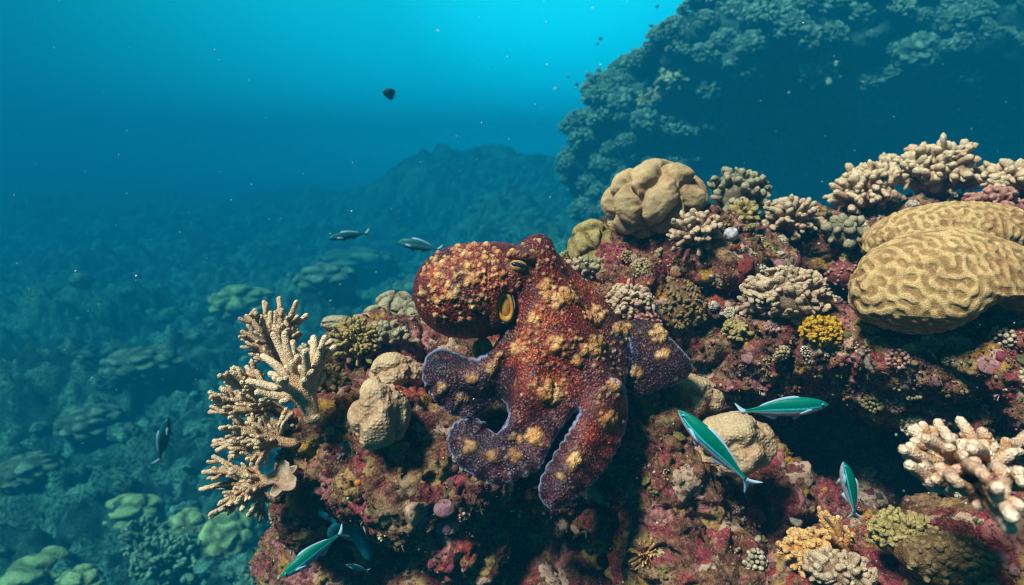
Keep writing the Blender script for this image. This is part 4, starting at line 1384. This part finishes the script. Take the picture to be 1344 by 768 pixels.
ball('sponge', 'round magenta sponge out of focus at the lower right corner', 'sponge', 1312, 735, .56, 12, M_MAUVE, (1, 1, 1), 13)
ball('sea_squirt', 'pinkish sea squirt on the ledge below the yellow coral', 'sea squirt', 998, 680, .80, 8, M_MAUVE, (1, 1, .8), 14)


# -- crust of tiny growths over the rock, too many to count
def encrust():
    g = np.random.RandomState(77)
    pal = np.array([(0.27, 0.11, 0.11), (0.40, 0.27, 0.22), (0.27, 0.18, 0.08), (0.26, 0.18, 0.04), (0.16, 0.022, 0.018), (0.17, 0.03, 0.05), (0.11, 0.055, 0.03), (0.44, 0.34, 0.22),
                    (0.10, 0.085, 0.035), (0.26, 0.09, 0.025), (0.15, 0.055, 0.055)])
    wts = np.array([.09, .06, .18, .04, .10, .12, .16, .06, .13, .02, .12]); wts /= wts.sum()
    mb = MB()
    iV1, iT1 = ico(1); iV2, iT2 = ico(2); iV3, iT3 = ico(3)
    vars2 = [iV2 * (1 + 0.3 * perlin(iV2 * 1.8 + 7.7 * k))[:, None] for k in range(12)]
    vars3 = [iV3 * (1 + 0.35 * perlin(iV3 * 1.6 + 5.1 * k))[:, None] for k in range(12)]
    for nm, count in (('reef_rock', 5600), ('reef_ridge', 4200), ('reef_ledge', 2000), ('reef_boulder', 1300)):
        V, N = ROCKS[nm]
        vis = np.where((N @ FW < 0.25))[0]
        cl = perlin(V[vis] / 0.03 + 5) + 0.35 * g.normal(size=len(vis))
        pick = vis[np.argsort(-cl)[:int(len(vis) * .6)]]
        pick = g.choice(pick, count, replace=False)
        hues = ((perlin(V[pick] / 0.045 + 60) + 1) * 40).astype(int)
        # a dust of single grains, all at once
        dust = g.choice(vis, count * 3, replace=False)
        dc = pal[g.choice(len(pal), len(dust), p=wts)] * g.uniform(.5, 1.3, (len(dust), 1))
        rr = g.uniform(0.0007, 0.0018, (len(dust), 1, 1))
        DV = (V[dust][:, None, :] + iV1[None] * rr * g.uniform(.7, 1.3, (len(dust), 12, 1))).reshape(-1, 3)
        DT = (iT1[None] + 12 * np.arange(len(dust))[:, None, None]).reshape(-1, 3)
        mb.add(DV, DT, None, np.repeat(dc, 12, 0))
        for i, hu in zip(pick, hues):
            p, n = V[i], unit(N[i])
            kind = g.rand()
            col = pal[(hu + g.randint(0, 2)) % len(pal)] if g.rand() < 0.5 else pal[g.choice(len(pal), p=wts)]
            col = col * g.uniform(0.55, 1.15)
            Fr = frame(n + 0.25 * g.normal(size=3))
            if kind < 0.028:                                  # little colony
                cr = g.uniform(.006, .015)
                pal2 = [(0.40, 0.29, 0.19), (0.30, 0.20, 0.10), (0.34, 0.16, 0.14), (0.24, 0.17, 0.06), (0.46, 0.35, 0.26)][g.randint(5)]
                for dv in fib(g.randint(26, 60), 1.15):
                    r = cr * g.uniform(.13, .24)
                    mb.add((vars2[g.randint(12)] * r * np.array([1, 1, 1.2]) + dv * cr * np.array([1, 1, .6]) * g.uniform(.85, 1.1)) @ Fr + p, iT2, None, np.array(pal2) * g.uniform(.75, 1.2))
            elif kind < 0.40:                                   # knob
                r = min(g.gamma(2.2, 0.0009) + 0.001, .0055)
                v = vars2[g.randint(12)] * r * np.array([1, g.uniform(.8, 1.3), g.uniform(.6, 1.4)])
                mb.add(v @ Fr + p, iT2, None, col)
            elif kind < 0.52:                                  # flat crust plate
                r = g.uniform(0.004, 0.011)
                v = vars3[g.randint(12)] * r * np.array([1, g.uniform(.7, 1.2), .2])
                mb.add(v @ Fr + p, iT3, None, col)
            elif kind < 0.84:                                  # cluster of beads
                for q in range(g.randint(5, 13)):
                    r = g.uniform(0.0009, 0.0024)
                    off = g.normal(size=3) * np.array([.0045, .0045, .0012])
                    mb.add((vars2[g.randint(12)] * r + off) @ Fr + p, iT2, None, col * g.uniform(.75, 1.25))
            else:                                              # tuft
                for q in range(g.randint(4, 9)):
                    dv = unit(g.normal(size=3) * np.array([.6, .6, .2]) + np.array([0, 0, .8]))
                    tube(mb, np.array([[0, 0, 0], dv * g.uniform(.003, .010)]) @ Fr + p, (0.0010, 0.0006), 5, 0.002, 0, 0)
                    mb.Cc[-1][:] = col
    t = NT('crust_growth')
    c = t.mix(t.ramp(t.noise(260, 3, .6), [(0.35, .7), (.6, 0.0)]), t.col, (0.025, 0.015, 0.012))
    n = t.bump(t.noise(420, 4, .7), .5, .002)
    m = t.done(c, .75, n, .3)
    o = mb.build('encrusting_growth', m)
    tag(o, kind='stuff', label='tiny coloured crusts, knobs and tufts growing over the reef rock')


encrust()


# ------------------------------------------------------------------ fish
def fusilier_mat(name, k=1.0, back=(0.0, 0.10, 0.065), line=(0.02, 0.40, 0.40), belly=(0.30, 0.26, 0.29), low=(0.015, 0.12, 0.17)):
    """Col.r: 0 belly to 1 back; Col.g: 0 snout to 1 tail"""
    t = NT(name)
    c = t.ramp(t.r, [(0.0, belly), (0.36, belly), (0.43, low), (0.48, low), (0.52, line), (0.57, line), (0.61, back), (1.0, back)])
    sc = t.vor(520 * k, 'F1')
    c = t.mix(t.ramp(sc, [(0.3, 0.0), (0.7, 0.35)]), c, (0.0, 0.05, 0.06))
    n = t.bump(sc, 0.25, 0.0008)
    return t.done(c, 0.42, n, 0.5)


def fin_mat(name, color, alpha=0.75):
    t = NT(name)
    t.bsdf.inputs['Alpha'].default_value = alpha
    return t.done(color, 0.5, None, 0.4)


M_FUS = fusilier_mat('teal_fish_skin')
M_FUSD = fusilier_mat('dim_fish_skin', 0.5, (0.006, 0.06, 0.065), (0.03, 0.22, 0.23), (0.07, 0.13, 0.15), (0.012, 0.075, 0.09))  # same fish skin, dimness of haze and shade put into its colours
M_FIN = fin_mat('clear_fish_fin', (0.26, 0.33, 0.42), 0.8)
M_FEYE = simple_mat('fish_eye', (0.01, 0.012, 0.03), 0.1, 0.6)
M_FRING = simple_mat('fish_eye_ring', (0.05, 0.30, 0.40), 0.3, 0.5)


def fin(pts, thick, mat, name, parent, xf):
    """thin solid fin from an outline in the fish's own side plane (x along, z up), bowed and of real thickness"""
    P = closed_curve(pts, 3) if len(pts) > 3 else np.array(pts, float)
    n = len(P)
    c = P.mean(0)
    V = []
    for sgn in (-1, 1):
        V.append(np.stack([P[:, 0], np.full(n, sgn * thick * 0.35), P[:, 1]], 1))
        V.append(np.array([[c[0], sgn * thick, c[1]]]))
    V = np.concatenate(V)
    k = np.arange(n); k2 = (k + 1) % n
    T = np.concatenate([np.stack([k, k2, np.full(n, n)], 1), np.stack([k2 + n + 1, k + n + 1, np.full(n, 2 * n + 1)], 1)])
    Q = np.stack([k, k + n + 1, k2 + n + 1, k2], 1)
    return link(name, make_mesh(name, xf(V), T, Q), mat, parent)


def fish(name, label, cat, head, tail, up, deep=0.105, wide=0.062, mat=None, finm=None, bend=0.0, group=None, fork=1.35, eye=True, ring=True, shape=None):
    """slim fish from snout pixel (px,py,d) to tail-fork pixel; up: camera-frame vector towards its back"""
    H, Tl = at(*head), at(*tail)
    L = np.linalg.norm(Tl - H)
    xa = unit(Tl - H)
    za = c2w(np.array(up, float)); za = unit(za - xa * np.dot(za, xa))
    ya = np.cross(za, xa)
    M = np.stack([xa, ya, za])
    prof = shape or [(0.0, .02), (.02, .20), (.06, .42), (.12, .66), (.20, .86), (.30, .99), (.42, 1.0), (.55, .88), (.66, .66), (.76, .42), (.83, .27), (.88, .21), (.91, .24)]
    u = np.linspace(0, prof[-1][0], 46)
    hgt = np.interp(u, [p[0] for p in prof], [p[1] for p in prof]) * deep
    ker = np.array([.25, .5, .25])
    hgt[1:-1] = np.convolve(hgt, ker, 'same')[1:-1]
    wid = hgt / deep * wide * (0.6 + 0.5 * np.exp(-((u - .25) / .3) ** 2))
    na = 26
    th = np.arange(na) / na * 2 * np.pi
    bendf = lambda x: bend * np.sin((x - 0.25) * 2.6) * np.clip(x - .15, 0, 1)

    def xf(V):
        V = np.asarray(V, float).copy()
        V[:, 1] += bendf(V[:, 0])
        return (V * L) @ M
    V = np.concatenate([np.stack([np.full(na, uu), w * np.cos(th), h * np.sin(th) * np.where(np.sin(th) > 0, 1.0, 0.94) + 0.006 * np.sin(uu * 3)], 1) for uu, h, w in zip(u, hgt, wid)])
    c = np.concatenate([np.stack([0.5 + 0.5 * np.sin(th) + 0.02, np.full(na, uu), np.zeros(na)], 1) for uu in u])
    k = np.arange(na); k2 = (k + 1) % na
    Q = np.concatenate([np.stack([i * na + k, (i + 1) * na + k, (i + 1) * na + k2, i * na + k2], 1) for i in range(len(u) - 1)])
    T = np.concatenate([np.stack([np.full(na, len(V)), k, k2], 1), np.stack([np.full(na, len(V) + 1), (len(u) - 1) * na + k2, (len(u) - 1) * na + k], 1)])
    V = np.concatenate([V, [[-0.004, 0, 0]], [[u[-1] + .004, 0, 0]]]); c = np.concatenate([c, [[.5, 0, 0], [.5, 1, 0]]])
    root = empty(name, H)
    tag(root, label, cat, group)
    link('body', make_mesh('fish_body', xf(V), T, Q, c), mat or M_FUS, root)
    fm = finm or M_FIN
    e = u[-1]
    fk = fork
    fin([(e - .02, .016), (e + .03, .034 * fk), (e + .10, .085 * fk), (e + .115, .086 * fk), (e + .085, .045 * fk), (e + .045, .004), (e + .085, -.045 * fk), (e + .115, -.086 * fk), (e + .10, -.085 * fk),
         (e + .03, -.034 * fk), (e - .02, -.016)], .004, fm, 'tail_fin', root, xf)
    if shape is None:
        fin([(.30, deep * .93), (.36, deep + .030), (.50, deep + .022), (.66, deep * .66 + .022), (.74, deep * .46 + .012), (.74, deep * .40), (.5, deep * .85)], .003, fm, 'dorsal_fin', root, xf)
        fin([(.56, -deep * .76), (.60, -deep - .016), (.70, -deep * .56 - .016), (.76, -deep * .40 - .006), (.74, -deep * .36), (.62, -deep * .66)], .003, fm, 'anal_fin', root, xf)
        fin([(.30, -deep * .84), (.36, -deep - .036), (.40, -deep - .03), (.38, -deep * .86)], .003, fm, 'pelvic_fin', root, xf)
        for sg in (-1, 1):
            def xfp(Vp, sg=sg):
                Vp = np.asarray(Vp, float).copy()
                Vp[:, 1] += sg * (wide * 0.93 + (Vp[:, 0] - .2) * .28)
                return xf(Vp)
            fin([(.195, -.012), (.24, .002), (.33, -.022), (.34, -.036), (.27, -.044), (.20, -.028)], .003, fm, 'pectoral_fin', root, xfp)
    else:
        fin([(.34, deep * .90), (.50, deep * 1.0 + .03), (.80, deep * .62 + .16), (.90, deep * .5 + .10), (.88, deep * .3), (.6, deep * .8)], .006, fm, 'dorsal_fin', root, xf)
        fin([(.46, -deep * .9), (.60, -deep - .02), (.82, -deep * .6 - .14), (.90, -deep * .45 - .08), (.88, -deep * .3), (.62, -deep * .75)], .006, fm, 'anal_fin', root, xf)
    if eye:
        eV, eT = ico(3)
        for sg in (-1, 1):
            ex, ez = (.075, deep * .12) if shape is None else (.14, deep * .22)
            ew = np.interp(ex, u, wid)
            ce = np.array([ex, sg * ew * .86, ez])
            if ring:
                ey = link('eye', make_mesh('eye', xf(eV * np.array([.021, .010, .021]) + ce), eT, []), M_FRING, root)
                link('pupil', make_mesh('pupil', xf(eV * np.array([.014, .010, .014]) + ce + np.array([0, sg * .004, 0])), eT, []), M_FEYE, ey)
            else:
                link('eye', make_mesh('eye', xf(eV * np.array([.017, .010, .017]) + ce), eT, []), M_FEYE, root)
    return root


fish('fusilier_fish', 'teal fish swimming right across the dark hollow', 'fish', (1088, 531, .80), (968, 541, .82), (-.05, 1, -.35), 0.118, 0.066)
fish('fusilier_fish', 'teal fish slanting across the pale honeycombed boulder coral', 'fish', (890, 538, .74), (986, 640, .72), (.62, .55, -.62), 0.108, 0.068, bend=0.03)
fish('fusilier_fish', 'small teal fish hanging upright in the dark cave at the right', 'fish', (1107, 606, .82), (1122, 676, .84), (.85, .1, -.5), 0.115, 0.07, bend=-0.06)
fish('fusilier_fish', 'teal fish heading down left at the bottom below the left rock', 'fish', (369, 758, .80), (452, 697, .84), (-.55, .75, -.35), 0.112, 0.066)
fish('fusilier_fish', 'faint slim fish far off swimming left above the seabed', 'fish', (431, 313, 1.9), (484, 306, 1.95), (0, 1, -.2), 0.10, 0.06, M_FUSD)
fish('fusilier_fish', 'faint slim fish just left of the octopus mantle', 'fish', (522, 317, 1.8), (579, 328, 1.8), (.1, 1, -.3), 0.13, 0.07, M_FUSD)
fish('fusilier_fish', 'faint slim fish standing on its tail over the dark seabed', 'fish', (221, 547, 1.9), (209, 607, 1.95), (-.9, -.1, -.4), 0.10, 0.06, M_FUSD)
fish('fusilier_fish', 'little pale fish mostly hidden in shade at the bottom left', 'fish', (453, 741, .86), (484, 749, .87), (.1, 1, -.3), 0.11, 0.06, M_FUSD)
M_DARKF = simple_mat('dark_fish_skin', (0.02, 0.025, 0.03), 0.5, 0.4, (60, (0.05, 0.05, 0.05)))
RND = [(0.0, .05), (.04, .26), (.12, .52), (.25, .82), (.40, .98), (.55, 1.0), (.68, .82), (.78, .52), (.86, .26), (.91, .18)]
fish('triggerfish', 'single round dark fish out in the open blue water', 'fish', (502, 120, 3.2), (519, 126, 3.25), (.25, 1, -.3), 0.33, 0.14, M_DARKF, M_DARKF, 0, None, 1.6, True, False, RND)
g = np.random.RandomState(9)
for k in range(12):
    px, py = g.uniform(745, 990), 0
    py = np.interp(px, [745, 830, 990], [110, 40, -8]) + g.uniform(-34, 22)
    if py < 2: py = g.uniform(4, 24)
    d = g.uniform(6.4, 7.2)
    a = g.uniform(-.5, .5)
    ln = g.uniform(4, 7) * g.choice([-1, 1])
    fish('reef_fish', 'tiny dark fish hovering over the far reef outcrop', 'fish', (px, py, d), (px + ln * math.cos(a), py + abs(ln) * math.sin(a), d), (0, 1, -.2), 0.24, 0.09, M_DARKF, M_DARKF, 0,
         'tiny fish hovering over the far outcrop', 1.3, False, False, RND)


def sea_star():
    """dim blue star draped in the hollow under the left rock"""
    mb = MB()
    ctr = (462, 691, .98)
    V, T = ico(3)
    mb.add(V * .022 * np.array([1, .7, 1]) + at(*ctr), T)
    for px, py, d in ((416, 672, .97), (489, 668, .97), (486, 735, .97), (431, 703, .93), (505, 706, 1.0)):
        a, b = at(*ctr), at(px, py, d)
        tube(mb, [a, (a + b) / 2 + UP * .006, b], (.016, .007), 12, .004)
    t = simple_mat('blue_sea_star', (0.012, 0.13, 0.17), 0.7, 0.3, (120, (0.02, 0.20, 0.24)), 0.5)
    o = mb.build('sea_star', t, None, at(*ctr), [(0.0016, 0.006)])
    tag(o, 'dim blue sea star in the dark hollow under the left rock', 'sea star')


sea_star()


# ------------------------------------------------------------------ corals of the seabed and of the far outcrop
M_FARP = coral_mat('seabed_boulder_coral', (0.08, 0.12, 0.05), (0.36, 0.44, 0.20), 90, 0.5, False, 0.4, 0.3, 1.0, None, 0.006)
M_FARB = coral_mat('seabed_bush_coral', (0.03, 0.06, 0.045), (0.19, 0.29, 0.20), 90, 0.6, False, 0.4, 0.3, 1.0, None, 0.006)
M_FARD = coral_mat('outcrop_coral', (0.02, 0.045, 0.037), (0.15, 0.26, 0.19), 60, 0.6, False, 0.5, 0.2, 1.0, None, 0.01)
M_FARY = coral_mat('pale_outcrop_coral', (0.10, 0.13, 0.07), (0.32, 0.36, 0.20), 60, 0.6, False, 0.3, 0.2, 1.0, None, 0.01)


BED_T, WALL_T = bvh_of('seabed'), bvh_of('reef_wall')


def far_boulder(label, px, py, rx, ry, lobes, mat, seed, name='boulder_coral', cat='boulder coral', depth=.22, width=.14, sink=0.4, group=None):
    h = hit(BED_T, px, py + ry * 0.6)
    if h is None: return
    p, n, d = h
    boulder(name, label, cat, px, py + 0.45 * ry, d, rx, ry * 1.15, mat, lobes, depth, width, rx, seed, group, 0, 5)


far_boulder('pale green knobbly boulder coral on the seabed under the left thicket', 303, 694, 44, 42, 46, M_FARP, 51, depth=.2, width=.10)
far_boulder('dim lobed coral left of the knobbly boulder coral on the seabed', 248, 684, 30, 24, 18, M_FARP, 52)
far_boulder('yellow green folded coral at the bottom left corner of the seabed', 48, 740, 46, 26, 9, M_FARP, 53, 'lobed_coral', 'lobed coral', .3, .2)
far_boulder('second yellow green lobed coral right of the folded corner coral', 108, 756, 34, 20, 20, M_FARP, 54, 'lobed_coral', 'lobed coral', .25, .14)
far_boulder('low rounded coral mound with pale crown on the left seabed', 172, 664, 42, 22, 16, M_FARP, 55)
far_boulder('green topped coral head catching light behind the left thicket', 318, 388, 44, 24, 34, M_FARP, 56)
far_boulder('green crested coral mound between the two faint fish and the mantle', 560, 372, 50, 24, 40, M_FARB, 58)
far_boulder('long dim coral mound below the leftmost faint fish', 470, 338, 60, 22, 44, M_FARB, 59)
far_boulder('knobbly teal coral mound in the middle of the left seabed', 190, 470, 54, 26, 50, M_FARB, 60)
far_boulder('teal coral mound left of the upright faint fish', 120, 545, 46, 24, 44, M_FARB, 61)
far_boulder('small teal coral mound near the left picture edge', 40, 610, 44, 24, 40, M_FARB, 62)
far_boulder('dim mound coral behind the green topped coral head', 430, 358, 44, 22, 26, M_FARB, 57)


def far_bush(label, px, py, r, n, mat, group=None):
    h = hit(BED_T, px, py + r * 0.5)
    if h is None: return
    p, nn, d = h
    bush('branching_coral', label, 'branching coral', px, py, d, r, n, r * .34, r * .085, mat, (0, .95, -.3), 1.05, group, (1.1, .8, 1), 2, 0.55, 0.16, False)


far_bush('bushy finger coral on the seabed at the bottom left', 222, 745, 44, 90, M_FARB)
far_bush('small finger coral by the bottom edge below the left thicket', 338, 764, 26, 40, M_FARB)
far_bush('pale finger coral peeping out beside the dark plate coral', 352, 668, 22, 40, M_FARP)
far_bush('fine bush coral left of the small fish at the bottom', 392, 722, 22, 44, M_FARB)
far_bush('fine bush coral on the seabed above the folded corner coral', 190, 712, 32, 70, M_FARB)

# protos for the outcrop: real size, copied with shared meshes
def proto(kind, seed):
    if kind == 'bush':
        o = bush('outcrop_coral', 'x', 'coral', 672, 384, 1.0, F * 0.20, 70, F * .07, F * .022, M_FARD, (0, 1, 0), 1.05, None, (1.1, .9, .9), 2, 0.55, 0.16, False)
    elif kind == 'table':
        o = bush('outcrop_coral', 'x', 'coral', 673 + seed, 384, 1.0, F * 0.22, 90, F * .05, F * .018, M_FARD, (0, 1, 0), 0.8, None, (1.3, 1.3, .45), 1, 0.7, 0.16, False)
    elif kind == 'plate':
        o = cup('outcrop_coral', 'x', 'coral', 672, 384, 1.0, F * .22, M_FARD, (0, 1, 0), .07, seed, None, .3, .10)
    else:
        P, T, c = lump_mesh(0, np.array([.2, .2, .15]), 70, .24, .08, seed, None, .22, 5, 1.0, .35)
        o = link('outcrop_coral', make_mesh('outcrop_coral', P, T, [], c), M_FARD, None, (0, 0, 0))
        tag(o, 'x', 'coral')
    # strip the rotation-to-world baked offset: meshes are relative to their base already
    return o


kinds = [proto('bush', 1), proto('table', 2), proto('plate', 3), proto('lump', 4), proto('lump', 9), proto('table', 7)]
names_ = {0: ('rounded bush coral growing on the far outcrop', 'bush coral'), 1: ('flat topped bush coral growing on the far outcrop', 'table coral'), 2: ('thin plate coral growing on the far outcrop', 'plate coral'),
          3: ('lumpy boulder coral growing on the far outcrop', 'boulder coral'), 4: ('lumpy boulder coral growing on the far outcrop', 'boulder coral'), 5: ('flat topped bush coral growing on the far outcrop', 'table coral')}
used = set()


def put(kind, p, n, size, rot, label=None, mat=None, group='corals growing on the far outcrop', name='outcrop_coral'):
    src = kinds[kind]
    if kind in used or mat is not None:
        o = src.copy()
        if mat is not None:
            o.data = src.data.copy(); o.data.materials.clear(); o.data.materials.append(mat)
        COL.objects.link(o)
    else:
        o = src; used.add(kind)
    up = unit(np.array([0, 0, 1.0]) * 0.7 + np.asarray(n) * 0.5)
    z0 = Vector((0, 0, 1))
    q = z0.rotation_difference(Vector(up))
    o.rotation_mode = 'QUATERNION'
    from mathutils import Quaternion
    o.rotation_quaternion = q @ Quaternion((0, 0, 1), rot)
    o.location = [float(x) for x in (np.asarray(p) + up * 0.02)]
    o.scale = (size, size, size)
    lb, ct = names_[kind]
    o['label'] = label or lb; o['category'] = ct
    if label: 
        if 'group' in o: del o['group']
    else: o['group'] = group + ' ' + ct
    return o


def ridge_hit(px, py):
    for dy in range(0, 80, 3):
        h = hit(WALL_T, px, py + dy)
        if h: return h


special = [(975, 78, 3, 1.15, 'big domed coral with a rim of lobes high on the far outcrop', None), (885, 108, 0, .75, 'pale yellow bush coral lit on the left of the far outcrop', M_FARY),
           (852, 132, 5, .55, 'small pale coral just below the yellow bush coral of the outcrop', M_FARY), (790, 100, 0, 1.0, 'dark bush coral standing on the left shoulder of the outcrop', None),
           (1072, 96, 0, .95, 'pale edged coral cluster in the middle of the far outcrop', M_FARY), (1062, 52, 3, .7, 'round coral knob above the pale edged cluster on the outcrop', None),
           (1205, 70, 3, 1.0, 'large coral dome at the upper right of the far outcrop', None), (1150, 145, 4, .9, 'dim coral patch in shade at the right of the outcrop', None)]
g = np.random.RandomState(21)
spots = []
for px, py, k, sc, lab, mt in special:
    h = ridge_hit(px, py)
    if h is None: continue
    put(k, h[0], h[1], sc * 1.45, g.rand() * 6, lab, mt)
    spots.append(h[0])
# the rest: upward facing places on the outcrop, spaced apart
cand = np.where((wN[:, 2] > 0.05) & (wV[:, 2] > -0.6))[0]
cand = g.permutation(cand)
n_put = 0
for i in cand:
    p = wV[i]
    cx = p @ RIGHT; cz = p @ FW; cy = p @ UP
    px, py = 672 + cx / cz * F, 384 - cy / cz * F
    if not (715 < px < 1480 and -60 < py < 330): continue
    vis = hit(WALL_T, px, py)
    if vis is None or np.linalg.norm(vis[0] - p) > 0.18: continue
    if spots and np.min(np.linalg.norm(np.array(spots) - p, axis=1)) < 0.20: continue
    spots.append(p)
    put(int(g.choice([0, 1, 2, 3, 4, 5], p=[.20, .12, .0, .32, .28, .08])), p, wN[i], g.uniform(.35, 1.25), g.rand() * 6.28)
    n_put += 1
    if n_put > 280: break
print('outcrop corals', n_put)
for k_, o_ in enumerate(kinds):
    if k_ not in used: bpy.data.objects.remove(o_)


# rubble and small corals strewn over the seabed, beyond counting
def rubble():
    g = np.random.RandomState(5)
    mb = MB()
    near_l = [lump_mesh(0, np.array([1, 1, .7]), 60, .24, .09, s, None, .2, 4, 1.0, .35) for s in range(4)]
    far_l = [lump_mesh(0, np.array([1, 1, .7]), 30, .26, .13, s, None, .2, 3, 1.0, .35) for s in range(4)]
    idx = g.permutation(len(bedV))
    n = 0
    for i in idx:
        p = bedV[i]
        dist = np.hypot(p[0], p[1])
        if p[1] < 2.0 or dist > 21: continue
        if perlin((p / 1.1 + 11)[None])[0] < -0.05: continue
        P, T, c = (near_l if dist < 6.3 else far_l)[g.randint(4)]
        r = (0.04 + 0.17 * g.rand() ** 2.2)
        if r > .02 * dist + .07: r *= .7
        a = g.rand() * 6.28
        ca, sa = math.cos(a), math.sin(a)
        Pq = np.stack([P[:, 0] * ca - P[:, 1] * sa, P[:, 0] * sa + P[:, 1] * ca, P[:, 2] * g.uniform(.6, 1.2)], 1) * r * np.array([1, g.uniform(.6, 1), 1])
        mb.add(Pq + p + np.array([0, 0, r * .15]), T, None, np.stack([c[:, 0], np.zeros(len(P)), np.zeros(len(P))], 1))
        n += 1
        if n > 1700: break
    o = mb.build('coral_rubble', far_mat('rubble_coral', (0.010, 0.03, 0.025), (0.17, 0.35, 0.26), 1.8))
    tag(o, kind='stuff', label='small coral heads and rubble strewn over the seabed')


rubble()


# specks drifting in the water
def snow():
    g = np.random.RandomState(14)
    mb = MB()
    V, T = ico(2)
    for k in range(800):
        d = 0.35 + 3.2 * g.rand() ** 1.3
        px, py = g.uniform(-150, 1500), g.uniform(-120, 520)
        if g.rand() < .25: py = g.uniform(0, 768)
        r = g.gamma(1.6, .24) * 0.0010 * (0.4 + d * .55)
        mb.add(V * min(r, .0022) * (1 + .3 * perlin(V + k))[:, None] + at(px, py, d), T)
    o = mb.build('marine_snow', simple_mat('drifting_speck', (0.5, 0.5, 0.48), 0.8, 0.2))
    tag(o, kind='stuff', label='pale specks drifting in the water')


snow()
